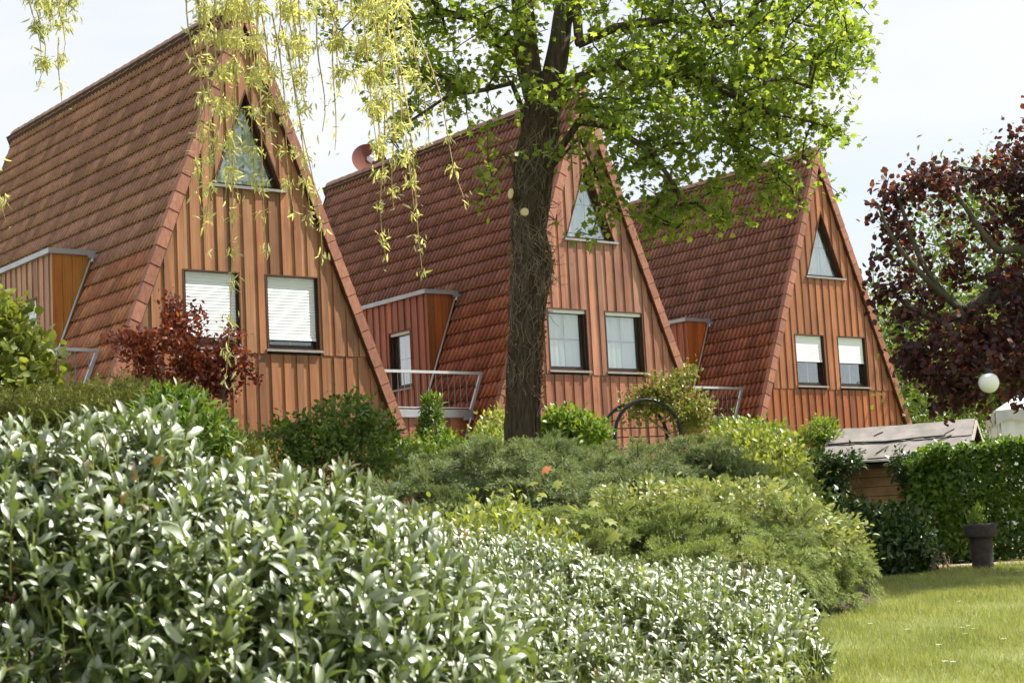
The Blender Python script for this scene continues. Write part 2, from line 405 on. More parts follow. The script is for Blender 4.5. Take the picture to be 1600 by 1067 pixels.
def T_oval(w=0.55, fold=0.12, curl=0.15):
    V = np.array([[0, 0, 0], [.3, -w * .46, fold * .5], [.68, -w * .42, fold * .5 - curl * .4], [1, 0, -curl], [.68, w * .42, fold * .5 - curl * .4], [.3, w * .46, fold * .5], [.33, 0, 0], [.68, 0, -curl * .4]])
    return V, np.array([[0, 1, 6, 6], [1, 2, 7, 6], [2, 3, 7, 7], [0, 6, 5, 5], [6, 7, 4, 5], [7, 3, 4, 4]])
def T_flat(w=0.6):
    return np.array([[0, 0, 0], [.45, -w * .5, .06], [1, 0, -.1], [.45, w * .5, .06]]), np.array([[0, 1, 2, 3]])
def T_narrow(w=0.16):
    return np.array([[0, 0, 0], [.4, -w * .5, .02], [1, 0, -.16], [.4, w * .5, .02]]), np.array([[0, 1, 2, 3]])
def T_laurel(w=0.34):
    xs = [0.0, 0.2, 0.5, 0.8, 1.0]; ws = [0.02, 0.8, 1.0, 0.66, 0.02]; zs = [0, .06, .075, .01, -.11]
    V = []
    for x, k, z in zip(xs, ws, zs): V += [[x, -w * .5 * k, z + .075 * k], [x, 0, z], [x, w * .5 * k, z + .075 * k]]
    F = []
    for i in range(4):
        a = 3 * i; F += [[a, a + 3, a + 4, a + 1], [a + 1, a + 4, a + 5, a + 2]]
    return np.array(V), np.array(F)
def T_lobed():
    """a blunt five-lobed leaf"""
    V = [[0, 0, 0], [.18, -.16, .0], [.26, -.42, -.04], [.42, -.24, .02], [.62, -.40, -.05], [.70, -.18, .0], [1, 0, -.1],
         [.70, .18, .0], [.62, .40, -.05], [.42, .24, .02], [.26, .42, -.04], [.18, .16, .0], [.45, 0, .05]]
    F = [[12, 0, 1, 2], [12, 2, 3, 4], [12, 4, 5, 6], [12, 6, 7, 8], [12, 8, 9, 10], [12, 10, 11, 0]]
    return np.array(V), np.array(F)
def T_maple():
    a = np.radians([0, 18, 34, 52, 74, 96, 128, 160]); r = np.array([1, .55, .62, .95, .5, .8, .42, .3])
    pts = [[.3 + .7 * math.cos(t) * k, .75 * math.sin(t) * k, -.08 * k] for t, k in zip(a, r)]
    pts2 = [[x, -y, z] for x, y, z in pts[1:]][::-1]
    V = [[.3, 0, .04]] + pts + pts2; n = len(V) - 1
    F = [[0, 1 + i, 1 + (i + 1) % n, 1 + (i + 1) % n] for i in range(n)]
    return np.array(V), np.array(F)
def T_sprig(n=9, spread=0.36, seed=1, w=0.035):
    """a small branchlet set with scale-like needles"""
    r = np.random.default_rng(seed); V = []; F = []
    def blade(p, d, L, w):
        d = np.array(d) / np.linalg.norm(d); s = np.cross(d, [0, 0, 1]) + r.normal(0, .25, 3); s /= np.linalg.norm(s)
        b = len(V); p = np.array(p)
        V.extend([p - s * w, p + d * L * .6 - s * w * .7, p + d * L, p + d * L * .6 + s * w]); F.append([b, b + 1, b + 2, b + 3])
    blade((0, 0, 0), (1, 0, 0), 1.0, w)
    for i in range(n):
        t = 0.12 + 0.78 * i / n; a = r.uniform(0, 6.28); sp = spread * (1.15 - 0.5 * t)
        blade((t, 0, 0), (0.8, math.cos(a) * 1.0, math.sin(a) * 1.0), sp * r.uniform(.8, 1.2), w * 0.95)
    return np.array(V), np.array(F)
TPL = {'oval': T_oval(), 'round': T_oval(0.8, .1, .1), 'flat': T_flat(), 'narrow': T_narrow(), 'lance': T_oval(0.3, .1, .2), 'willow': T_oval(0.2, .06, .22), 'laurel': T_laurel(),
       'lobed': T_lobed(), 'maple': T_maple(), 'sprig': T_sprig(12, 0.26, 1, 0.045), 'spray': T_sprig(11, 0.5, 3, 0.045), 'blade': T_narrow(0.06)}

def frames(d, nrm):
    d = unit(d); r = unit(np.cross(nrm, d)); n = np.cross(d, r)
    return np.stack([d, r, n], -1)          # columns: along, across, normal

def instance(tpl, pos, R, size):
    TV, TF = TPL[tpl]
    V = pos[:, None, :] + np.einsum('nij,vj->nvi', R * size[:, None, None], TV)
    F = TF[None] + (np.arange(len(pos)) * len(TV))[:, None, None]
    return V.reshape(-1, 3), F.reshape(-1, TF.shape[1])

def leaf_mesh(name, mat, tpl, pos, d, nrm, size):
    V, F = instance(tpl, pos, frames(d, nrm), size)
    # triangles were written as quads with a doubled corner: split them out
    if (F[:, 2] == F[:, 3]).any():
        return mesh_mixed(name, V, F, mat)
    return mesh_from(name, V, F, mat)

def mesh_mixed(name, V, F, mat):
    me = bpy.data.meshes.new(name)
    tri = F[:, 2] == F[:, 3]
    tot = np.where(tri, 3, 4).astype(np.int32)
    mask = np.ones(F.shape, bool); mask[tri, 3] = False
    loops = F[mask].astype(np.int32)
    me.vertices.add(len(V)); me.vertices.foreach_set('co', np.asarray(V, np.float32).ravel())
    me.loops.add(len(loops)); me.loops.foreach_set('vertex_index', loops)
    me.polygons.add(len(F)); st = np.concatenate([[0], np.cumsum(tot)[:-1]]).astype(np.int32)
    me.polygons.foreach_set('loop_start', st); me.polygons.foreach_set('loop_total', tot)
    me.update(calc_edges=True); me.validate(); me.materials.append(mat)
    return me

def one_leaf_mesh(name, tpl, mat):
    V, F = TPL[tpl]
    return mesh_mixed(name, V, F, mat)

def leaf_matrix(pos, d, nrm, size):
    R = frames(np.array([d]), np.array([nrm]))[0] * size
    return Matrix([[*R[0], pos[0]], [*R[1], pos[1]], [*R[2], pos[2]], [0, 0, 0, 1]])

# ---------------------------------------------------------------- branches
def grow(trunk_pts, targets, step=0.35, sag=0.06, reach=0.12, rng=RNG, trunk_last=None):
    """connect every target to the nearest wood; returns nodes, parents and the node of every target"""
    nodes = [np.array(p, float) for p in trunk_pts[0]]; par = [-1] + list(range(len(nodes) - 1))
    for extra, root in trunk_pts[1:]:
        prev = root
        for p in extra: nodes.append(np.array(p, float)); par.append(prev); prev = len(nodes) - 1
    n_tr = len(nodes); depth = [0.0] * n_tr; ends = []
    T = np.array(targets, float); A = np.array(nodes)
    dmin = np.array([np.min(np.linalg.norm(A - t, axis=1)) for t in T])
    cap = 60000; buf = np.zeros((cap, 3)); buf[:n_tr] = A; dep = np.zeros(cap); cnt = n_tr
    for ti in np.argsort(dmin):
        t = T[ti]; D = np.linalg.norm(buf[:cnt] - t, axis=1) + reach * dep[:cnt]
        # prefer wood that lies inwards and below
        D += 0.25 * np.maximum(0, buf[:cnt, 2] - t[2])
        i = int(np.argmin(D)); p = buf[i]; L = np.linalg.norm(t - p); k = max(1, int(L / step))
        side = rng.normal(0, 0.10 * L, 3); prev = i
        for q in range(1, k + 1):
            f = q / k; w = p + (t - p) * f + side * math.sin(math.pi * f) * 0.6; w[2] += math.sin(math.pi * f) * sag * L
            if cnt < cap - 1:
                buf[cnt] = w; dep[cnt] = dep[prev] + L / k; par.append(prev); prev = cnt; cnt += 1
        ends.append((ti, prev))
    end_of = np.zeros(len(T), int)
    for ti, e in ends: end_of[ti] = e
    return buf[:cnt], np.array(par), end_of, n_tr

def branch_mesh(name, mat, nodes, par, n_tr, ends, r_tip=0.006, r_max=0.14, power=2.1, sides=5, skip_trunk=True):
    n = len(nodes); acc = np.zeros(n)
    acc[ends] += r_tip ** power
    for i in range(n - 1, -1, -1):
        if par[i] >= 0 and par[i] < i: acc[par[i]] += max(acc[i], r_tip ** power * 0.5)
    rad = np.clip(acc, r_tip ** power * 0.5, None) ** (1 / power); rad = np.minimum(rad, r_max)
    idx = np.array([i for i in range(n) if par[i] >= 0 and (i >= n_tr or not skip_trunk)])
    a = nodes[par[idx]]; b = nodes[idx]; ra = np.minimum(rad[par[idx]], rad[idx] * 1.35); rb = rad[idx]
    d = unit(b - a); ref = np.where(np.abs(d[:, 2:3]) > .9, np.array([[1., 0, 0]]), np.array([[0, 0, 1.]]))
    u = unit(np.cross(d, ref)); w = np.cross(d, u)
    th = np.linspace(0, 2 * np.pi, sides, endpoint=False)
    ring = np.cos(th)[None, :, None] * u[:, None] + np.sin(th)[None, :, None] * w[:, None]
    Va = a[:, None] - d[:, None] * (ra * 0.3)[:, None, None] + ring * ra[:, None, None]; Vb = b[:, None] + ring * rb[:, None, None]
    V = np.concatenate([Va, Vb], 1).reshape(-1, 3)
    j = np.arange(sides); k = (j + 1) % sides
    f = np.stack([j, k, k + sides, j + sides], -1)
    F = (f[None] + (np.arange(len(idx)) * 2 * sides)[:, None, None]).reshape(-1, 4)
    return mesh_from(name, V, F, mat, True)

def in_lobes(n, lobes, rng=RNG, shell=0.0):
    """points spread through ellipsoids (x,y,z,rx,ry,rz[,weight])"""
    L = [l if len(l) == 7 else (*l, 1.0) for l in lobes]
    w = np.array([l[3] * l[4] * l[5] * l[6] for l in L]) if shell < 0.5 else np.array([(l[3] * l[4] + l[4] * l[5] + l[3] * l[5]) * l[6] for l in L])
    c = rng.choice(len(L), n, p=w / w.sum())
    A = np.array([l[:6] for l in L])[c]
    d = unit(rng.normal(size=(n, 3))); r = (shell ** 3 + (1 - shell ** 3) * rng.random(n)) ** (1 / 3)
    return A[:, :3] + d * r[:, None] * A[:, 3:6], d, c

def sphere_dirs(n, rng=RNG): return unit(rng.normal(size=(n, 3)))

def shrub(name, label, cat, base, lobes, n, tpl, size, mat, rng=None, up=0.5, cluster=7, spread=0.10, stems=14, stem_r=0.012, stem_mat=None, group=None,
          shell=0.72, jitter=0.5, extra=None, skirt=True, floor=None):
    """a bush: leaf clusters over lumpy lobes, stems from the base up to some of them"""
    rng = rng or np.random.default_rng(abs(hash(name + label)) % 1000 if False else sum(map(ord, label)))
    t = thing(name, label, cat, base, 0, group)
    k = max(1, n // cluster)
    C, D, which = in_lobes(k * 2, lobes, rng, shell)
    # drop points deep inside a neighbouring lobe
    keep = np.ones(len(C), bool)
    for i, l in enumerate(lobes):
        q = ((C - np.array(l[:3])) / np.array(l[3:6])); rr = np.linalg.norm(q, axis=1)
        keep &= ~((rr < shell * 0.85) & (which != i))
    fl = base[2] if floor is None else floor
    keep &= C[:, 2] > fl + 0.02
    C = C[keep][:k]; D = D[keep][:k]
    k = len(C)
    P = np.repeat(C, cluster, 0) + rng.normal(0, spread, (k * cluster, 3))
    P[:, 2] = np.maximum(P[:, 2], fl + 0.03)
    ax = unit(np.repeat(D, cluster, 0) * (1 - up) + np.array([0, 0, up]) + rng.normal(0, jitter, (k * cluster, 3)))
    nr = unit(np.array([0, 0, 0.8]) + np.repeat(D, cluster, 0) * 0.5 + rng.normal(0, 0.45, (k * cluster, 3)))
    S = size * rng.uniform(0.65, 1.25, k * cluster)
    b = np.array(base)
    me = leaf_mesh(name + '_foliage', M[mat], tpl, P - b, ax, nr, S)
    link('foliage', me, t, kind='stuff')
    if stems:
        parts = []
        for c in C[rng.choice(k, min(stems, k), False)]:
            e = c - b; s = np.array([rng.normal(0, .10), rng.normal(0, .10), -0.05])
            if skirt: s = s + np.array([e[0] * .45, e[1] * .45, 0])
            mid = s * .5 + e * .5 + np.array([rng.normal(0, .05), rng.normal(0, .05), .12 * e[2]])
            pts = [s, s * .6 + mid * .4, mid, mid * .5 + e * .5 + np.array([0, 0, .02]), e]
            parts.append(tube_arrays(pts, np.linspace(stem_r, stem_r * .35, 5), 5))
        V, F = join_np(parts)
        link('stems', mesh_from(name + '_stems', V, F, stem_mat or M['twig'], True), t, kind='stuff')
    return t

def juniper(label, base, lobes, n_plumes, mat, seed, length=0.5, sprig=0.075, per=74, droop=0.45):
    """spreading juniper: arching plumes set with needle sprays, gaps of shade between them"""
    r = np.random.default_rng(seed); b = np.array(base); t = thing('juniper_shrub', label, 'shrub', base)
    n_plumes = int(n_plumes * .8); sub = []
    for l in lobes:
        for q in range(11):
            d = unit(r.normal(size=3)); d[2] = abs(d[2]) * .9 + .05; k_ = r.uniform(.26, .44)
            sub.append((l[0] + d[0] * l[3] * .74, l[1] + d[1] * l[4] * .74, l[2] + d[2] * l[5] * .74, l[3] * k_, l[4] * k_, l[5] * k_ * 1.15, 1.0))
    lobes = sub; length = length * .46
    C, D, which = in_lobes(n_plumes * 2, lobes, r, .62)
    keep = C[:, 2] > base[2] - .02
    C = C[keep][:n_plumes]; D = D[keep][:n_plumes]; k = len(C)
    D = unit(D * np.array([1, 1, .8]) + np.array([0, 0, .30]) + r.normal(0, .22, (k, 3)))
    Ls = length * r.uniform(.55, 1.3, k); f = np.linspace(0, 1, 6)
    side = unit(np.cross(D, np.array([0, 0, 1.0])))
    pts = C[:, None] + D[:, None] * (Ls[:, None] * f)[..., None]; pts[..., 2] -= droop * Ls[:, None] * f ** 2
    wood = [tube_arrays(p - b, np.linspace(.008, .002, 6), 4) for p in pts]
    V, F = join_np(wood); link('stems', mesh_from('juniper_stems', V, F, M['twig'], True), t, kind='stuff')
    n = k * per; q = r.random((k, per)) ** .85; i0 = np.minimum((q * 5).astype(int), 4); fr = q * 5 - i0; rows = np.arange(k)[:, None]
    P = (pts[rows, i0] * (1 - fr[..., None]) + pts[rows, i0 + 1] * fr[..., None]).reshape(-1, 3)
    T = unit((pts[rows, i0 + 1] - pts[rows, i0]).reshape(-1, 3)); sd = np.repeat(side, per, 0) * np.where(r.random(n) < .5, -1, 1)[:, None]
    taper = (1.25 - q.ravel() ** 2); P = P + sd * (np.abs(r.normal(0, .045, n)) * taper)[:, None] + r.normal(0, .022, (n, 3)) * taper[:, None]
    ax = unit(T * .75 + sd * .55 + np.array([0, 0, .12]) + r.normal(0, .22, (n, 3))); nr = unit(np.array([0, 0, 1.]) + r.normal(0, .3, (n, 3)))
    P[:, 2] = np.maximum(P[:, 2], base[2] + .02)
    link('foliage', leaf_mesh('juniper_foliage', M[mat], 'sprig', P - b, ax, nr, sprig * r.uniform(.7, 1.3, n)), t, kind='stuff')
    return t

# ================================================================ the setting
def ground_z(x, y):
    return np.clip(np.asarray(y, float) * 0.0406, -3.0, 1.08)

def make_ground():
    xs = np.concatenate([np.linspace(-900, -40, 12), np.linspace(-30, 40, 71), np.linspace(60, 900, 12)])
    ys = np.concatenate([np.linspace(-60, 0, 8), np.linspace(0.6, 60, 100), np.linspace(70, 1500, 25)])
    X, Y = np.meshgrid(xs, ys); Z = ground_z(X, Y)
    V = np.stack([X, Y, Z], -1).reshape(-1, 3); nx = len(xs)
    i = np.arange(len(ys) - 1)[:, None] * nx + np.arange(nx - 1)[None]
    F = np.stack([i, i + 1, i + nx + 1, i + nx], -1).reshape(-1, 4)
    o = link('lawn', mesh_from('lawn', V, F, M['ground'], True), kind='structure')
    return o
make_ground()

# planting soil under the shrubs and the pale edging at the foot of the hedge
def strip(name, outline, z_off, mat):
    V = [(x, y, float(ground_z(x, y)) + z_off) for x, y in outline]
    o = link(name, mesh_from(name, V, [tuple(range(len(V)))], mat), kind='structure'); return o
strip('planting_bed', [(-9, 8.2), (-1, 8.0), (1.3, 8.2), (1.75, 11), (2.15, 13), (2.55, 15.2), (3.3, 16.8), (4.1, 20.3), (4.85, 21.6), (4.9, 26.4), (-9, 26.4)], 0.012, M['soil'])
strip('garden_edging', [(4.95, 22.1), (6.2, 22.05), (9.5, 22.2), (9.5, 22.75), (6.2, 22.6), (4.95, 22.65)], 0.03, M['path'])
strip('hedge_bed', [(4.92, 22.75), (9.6, 22.85), (9.6, 26.3), (4.92, 26.3)], 0.012, M['soil'])

# ================================================================ the three houses
ZB, S, HA, RL = 3.75, 0.39574, 5.8, 9.885
NS = math.sqrt(1 + S * S)
TZ0, TZ1 = ZB + 2.666, ZB + 4.30
WX = [(-1.217, -0.217), (0.2445, 1.246)]
WZ0, WZ1 = ZB + 0.05, ZB + 1.276
BOARD_Y = 0.07
CACHE = {}
def cached(key, fn):
    if key not in CACHE: CACHE[key] = fn()
    return CACHE[key]

def clip_board(x0, x1, y0, y1, zlo, zhi, holes=(), tri=None, cuts=(), split=False):
    """one vertical board between x0 and x1, cut by the rake (zhi) and by openings"""
    xs = [x0, x1] + [c for c in cuts if x0 + 1e-4 < c < x1 - 1e-4]
    for a, b, *_ in holes: xs += [c for c in (a, b) if x0 + 1e-4 < c < x1 - 1e-4]
    if tri: xs += [c for c in (0.0, -tri[2], tri[2]) if x0 + 1e-4 < c < x1 - 1e-4]
    xs = sorted(set(xs)); pieces = []
    for c0, c1 in zip(xs[:-1], xs[1:]):
        m = (c0 + c1) / 2
        iv = [((zlo(c0), zlo(c1)), (zhi(c0), zhi(c1)))]
        for a, b, h0, h1 in holes:
            if a < m < b:
                iv2 = []
                for lo, hi in iv:
                    iv2.append((lo, (min(h0, hi[0]), min(h0, hi[1])))); iv2.append(((max(h1, lo[0]), max(h1, lo[1])), hi))
                iv = iv2
        if tri and abs(m) < tri[2]:
            t0, t1 = tri[0], tri[1]; e = lambda x: t1 - abs(x) / S
            lo, hi = iv[-1]; iv = iv[:-1] + [(lo, (t0, t0)), ((max(t0, e(c0)), max(t0, e(c1))), hi)]
        for lo, hi in iv:
            if hi[0] - lo[0] < 1e-3 and hi[1] - lo[1] < 1e-3: continue
            h0 = max(hi[0], lo[0]); h1 = max(hi[1], lo[1])
            V = [(c0, y0, lo[0]), (c1, y0, lo[1]), (c1, y0, h1), (c0, y0, h0), (c0, y1, lo[0]), (c1, y1, lo[1]), (c1, y1, h1), (c0, y1, h0)]
            F = [(0, 1, 2, 3), (3, 2, 6, 7), (1, 0, 4, 5)]
            if c0 == x0: F.append((4, 0, 3, 7))
            if c1 == x1: F.append((1, 5, 6, 2))
            hit = [q for q in pieces if q[1] == c0 and q[2] < max(h0, h1) and q[3] > min(lo)]
            if hit: q = hit[0]; q[0].add(V, F); q[1:] = [c1, min(lo), max(h0, h1)]
            else: pieces.append([MB().add(V, F), c1, min(lo), max(h0, h1)])
    if split: return [q[0] for q in pieces]
    mb = MB()
    for q in pieces: mb.add(q[0].V, q[0].F)
    return mb

def tone(rng, base, var=0.15):
    k = 1 + rng.normal(0, var); h = rng.normal(0, 0.035)
    return tuple(max(0.01, c * k * f) for c, f in zip(base, (1 - h * .4, 1 + h, 1 + h * 1.6)))

def board_wall(key, parent, x0, x1, pitch, wide, y, zlo, zhi, tint, rng, holes=(), tri=None, matrix=None, flat=False, cuts=(), name='board', phase=0.0):
    """cover boards standing proud of the boards behind them; each one an object"""
    n = int((x1 - x0) / pitch) + 2
    for i in range(n):
        a = x0 + (i - 1) * pitch + phase
        rows = [(a, a + wide, y, y + 0.026)] + ([] if flat else [(a + wide, a + pitch, y + 0.022, y + 0.045)])
        if flat: rows = [(a + 0.003, a + pitch - 0.003, y, y + 0.02)]
        for j, (c0, c1, y0, y1) in enumerate(rows):
            c0 = max(c0, x0); c1 = min(c1, x1)
            if c1 - c0 < 0.012: continue
            def mk():
                return [q.mesh('board', M['boards']) for q in clip_board(c0, c1, y0, y1, zlo, zhi, holes, tri, cuts, True)]
            for me in cached((key, i, j), mk):
                o = link(name, me, parent, color=tone(rng, tint))
                if matrix is not None: o.matrix_local = matrix

def ring_prism(mb, outer, inner, y0, y1):
    n = len(outer)
    V = [(x, y0, z) for x, z in outer] + [(x, y0, z) for x, z in inner] + [(x, y1, z) for x, z in outer] + [(x, y1, z) for x, z in inner]
    F = []
    for i in range(n):
        j = (i + 1) % n
        F += [(i, j, n + j, n + i), (2 * n + j, 2 * n + i, 3 * n + i, 3 * n + j), (n + i, n + j, 3 * n + j, 3 * n + i), (j, i, 2 * n + i, 2 * n + j)]
    mb.add(V, F)

def rect(x0, x1, z0, z1, d=0): return [(x0 + d, z0 + d), (x1 - d, z0 + d), (x1 - d, z1 - d), (x0 + d, z1 - d)]

def shutter_mesh(x0, x1, z0, z1, y):
    """slatted roller shutter hanging from the top down to z0, with its end rail"""
    mb = MB(); p = 0.052; z = z1; V = []
    prof = []
    while z > z0 + 0.045:
        prof += [(y + 0.006, z), (y, z - p * 0.22), (y, z - p * 0.78), (y + 0.006, z - p * 0.98)]; z -= p
    zl = prof[-1][1]
    for yy, zz in prof: V += [(x0, yy, zz), (x1, yy, zz)]
    F = [(2 * i, 2 * i + 2, 2 * i + 3, 2 * i + 1) for i in range(len(prof) - 1)]
    mb.add(V, F); mb.box(x0, x1, y - 0.008, y + 0.014, zl - 0.05, zl - 0.004)
    return mb

def curtain_mesh(x0, x1, z0, z1, y, amp=0.005, waves=6, tri=None):
    n = waves * 8; V = []
    for i in range(n + 1):
        x = x0 + (x1 - x0) * i / n; yy = y + amp * math.sin(i / n * waves * 2 * math.pi) + amp * .5 * math.sin(i / n * 17.3)
        top = z1 if tri is None else max(z0 + 0.01, tri - abs(x) / S)
        V += [(x, yy, z0), (x, yy, top)]
    F = [(2 * i, 2 * i + 2, 2 * i + 3, 2 * i + 1) for i in range(n)]
    return V, F

def make_window(key, house, x0, x1, z0, z1, closed, curtain=True, matrix=None, label=None, muntin=True, sash=0.0):
    mb = MB(); ring_prism(mb, rect(x0, x1, z0, z1), rect(x0, x1, z0, z1, 0.022), BOARD_Y - 0.008, 0.24)
    w = link('window', cached((key, 'w'), lambda: mb.mesh('window_lining', M['reveal'])), house)
    if matrix is not None: w.matrix_local = matrix
    if label: w['label'] = label
    def fr():
        f = MB(); ring_prism(f, rect(x0, x1, z0, z1, 0.0225), rect(x0, x1, z0, z1, 0.095), 0.165, 0.225)
        for a in (x0 + 0.023, x1 - 0.062): f.box(a, a + 0.039, 0.105, 0.163, z0 + 0.0235, z1 - 0.0235)
        return f.mesh('frame', M['frame'])
    link('frame', cached((key, 'f'), fr), w)
    link('pane', cached((key, 'p'), lambda: MB().box(x0 + 0.094, x1 - 0.094, 0.193, 0.199, z0 + 0.094, z1 - 0.094).mesh('pane', M['glass'])), w)
    zs = z1 - 0.024 - max(0.075, closed * (z1 - z0 - 0.05))
    if closed > 0: link('roller_shutter', cached((key, 's', closed), lambda: shutter_mesh(x0 + 0.05, x1 - 0.05, zs, z1 - 0.024, 0.122).mesh('shutter', M['shutter'])), w)
    else: link('shutter_box', cached((key, 'sb'), lambda: MB().box(x0 + 0.024, x1 - 0.024, 0.10, 0.16, z1 - 0.085, z1 - 0.024).mesh('shutter_box', M['shutter'])), w)
    link('sill', cached((key, 'sl'), lambda: MB().add([(x0 - 0.03, 0.028, z0 - 0.035), (x1 + 0.03, 0.028, z0 - 0.035), (x1 + 0.03, 0.2, z0 + 0.022), (x0 - 0.03, 0.2, z0 + 0.022),
        (x0 - 0.03, 0.028, z0 - 0.005), (x1 + 0.03, 0.028, z0 - 0.005), (x1 + 0.03, 0.2, z0 + 0.036), (x0 - 0.03, 0.2, z0 + 0.036)],
        [(0, 3, 2, 1), (4, 5, 6, 7), (0, 1, 5, 4), (1, 2, 6, 5), (2, 3, 7, 6), (3, 0, 4, 7)]).mesh('sill', M['sill'])), w)
    if muntin:
        xm = (x0 + x1) / 2; zm = z0 + (z1 - z0) * 0.52
        link('muntin', cached((key, 'm'), lambda: MB().box(xm - 0.014, xm + 0.014, 0.2005, 0.208, z0 + 0.0955, z1 - 0.0955).box(x0 + 0.0955, x1 - 0.0955, 0.2085, 0.215, zm - 0.014, zm + 0.014).mesh('muntin', M['muntin'])), w)
    if curtain:
        V, F = curtain_mesh(x0 + 0.05, x1 - 0.05, z0 + 0.03, z1 - 0.03, 0.245)
        link('curtain', cached((key, 'c'), lambda: mesh_from('curtain', V, F, M['curtain'], True)), w)
    return w

def tri_pts(d):
    a = TZ1 - d * NS / S; b = TZ0 + d; h = S * (a - b); return [(-h, b), (h, b), (0, a)]

def make_tri_window(house, curtain=True, label=None):
    mb = MB(); ring_prism(mb, tri_pts(0), tri_pts(0.02), BOARD_Y - 0.008, 0.26)
    w = link('triangular_window', cached('tri_w', lambda: mb.mesh('tri_lining', M['reveal'])), house)
    if label: w['label'] = label
    def fr():
        f = MB(); ring_prism(f, tri_pts(0.0205), tri_pts(0.078), 0.175, 0.235); return f.mesh('frame', M['frame'])
    link('frame', cached('tri_f', fr), w)
    link('pane', cached('tri_p', lambda: MB().poly_prism(tri_pts(0.077), 0.20, 0.206).mesh('pane', M['glass'])), w)
    h = S * (TZ1 - TZ0)
    link('sill', cached('tri_s', lambda: MB().box(-h - 0.05, h + 0.05, 0.022, 0.19, TZ0 - 0.03, TZ0 + 0.012).mesh('sill', M['sill'])), w)
    link('muntin', cached('tri_m', lambda: MB().box(-0.010, 0.010, 0.207, 0.214, TZ0 + 0.08, TZ1 - 0.25).box(-S * (TZ1 - TZ0 - 0.75) + 0.09, S * (TZ1 - TZ0 - 0.75) - 0.09, 0.2145, 0.2205, TZ0 + 0.74, TZ0 + 0.76).mesh('muntin', M['muntin'])), w)
    if curtain:
        V, F = curtain_mesh(-h + 0.05, h - 0.05, TZ0 + 0.03, TZ1, 0.29, 0.01, 9, TZ1 - 0.08)
        link('curtain', cached('tri_c', lambda: mesh_from('curtain', V, F, M['curtain'], True)), w)
    return w

TW, GAUGE = 0.30, 0.3167
def tile_arrays():
    hp = [(0, 0), (.22, .004), (.34, .037), (.62, .042), (.74, .004)]
    prof = [(k * .5 + t * .5, h) for k in (0, 1) for t, h in hp] + [(1.0, 0.0)]
    V = []
    for t, h in prof: V.append((t * TW - TW / 2, 0.0, 0.056 + h))
    for t, h in prof: V.append((t * TW - TW / 2, 0.36, 0.002 + h))
    for t, h in prof: V.append((t * TW - TW / 2, 0.004, 0.036 + h * 0.95))
    n = len(prof); F = []
    for i in range(n - 1): F += [[i, i + 1, n + i + 1, n + i], [2 * n + i, 2 * n + i + 1, i + 1, i]]
    return np.array(V), np.array(F)
TILE_V, TILE_F = tile_arrays()
TILE_E = np.repeat([1.0, 0.0, 1.0], len(TILE_V) // 3).astype(np.float32)
def edge_attr(me):
    hh = np.tile(TILE_V[:len(TILE_V) // 3, 2] - 0.056, 3).astype(np.float32) / 0.042
    b = me.attributes.new('crest', 'FLOAT', 'POINT'); b.data.foreach_set('value', np.tile(hh, len(me.vertices) // len(TILE_E)))
    a = me.attributes.new('edge', 'FLOAT', 'POINT'); a.data.foreach_set('value', np.tile(TILE_E, len(me.vertices) // len(TILE_E))); return me
def tile_frame(side, col, row):
    """matrix of the tile in a column (counted from the gable) and a course (counted from the ridge)"""
    q = 0.07 + GAUGE * (row + 1)
    up = np.array([-side * S, 0, 1]) / NS; nr = np.array([side, 0, S]) / NS; x = np.array([0, side, 0.0])
    org = np.array([0, 0, ZB + HA]) - up * q - nr * 0.045 + np.array([0, 0.105 + TW * (col + .5), 0])
    return x, up, nr, org
def tile_matrix(side, col, row):
    x, up, nr, o = tile_frame(side, col, row)
    return Matrix([[x[0], up[0], nr[0], o[0]], [x[1], up[1], nr[1], o[1]], [x[2], up[2], nr[2], o[2]], [0, 0, 0, 1]])
N_COL = 32
N_ROW = 33
DY0, DY1, DZ0, DZ1, DU = 2.535, 6.1, ZB - 0.74, ZB + 1.87, -2.33
def tile_hidden(col, row):
    y = 0.085 + TW * (col + .5); z = ZB + HA - (0.07 + GAUGE * (row + .5)) / NS
    return DY0 - 0.1 < y < DY1 + 0.1 and DZ0 - 0.02 < z < DZ1 + 0.02
def bulk_tiles(side, skip):
    parts = []
    for c in range(N_COL):
        for r in range(N_ROW):
            if (c, r) in skip or (side < 0 and tile_hidden(c, r)): continue
            x, up, nr, o = tile_frame(side, c, r)
            parts.append((TILE_V @ np.stack([x, up, nr]) + o, TILE_F))
    V, F = join_np(parts)
    return V, F

FRONT_TILES = [(c, r) for c in range(16) for r in range(25) if not tile_hidden(c, r)]
FRONT_TILES = sorted(FRONT_TILES, key=lambda t: t[0])[:300]

def verge_mesh(side):
    """cap over the verge: front face in the gable plane, flange lying on the tiles, lower end proud"""
    def build():
        up = np.array([-side * S, 0, 1]) / NS; nr = np.array([side, 0, S]) / NS; yv = np.array([0, 1.0, 0])
        mb = MB(); L = GAUGE
        def P(a, y, n): return tuple(up * a + yv * y + nr * n)
        for (y0, y1, n0, n1) in ((0.0, 0.022, -0.150, 0.022), (0.0225, 0.120, -0.045, 0.024)):
            e = 0.007
            V = [P(0, y0 - e, n0), P(0, y1, n0), P(0, y1, n1 + e), P(0, y0 - e, n1 + e), P(L - .006, y0, n0), P(L - .006, y1, n0), P(L - .006, y1, n1), P(L - .006, y0, n1)]
            mb.add(V, [(0, 1, 2, 3), (7, 6, 5, 4), (0, 4, 5, 1), (1, 5, 6, 2), (2, 6, 7, 3), (3, 7, 4, 0)])
        return mb.mesh('verge_tile', M['verge'])
    return cached(('verge', side), build)

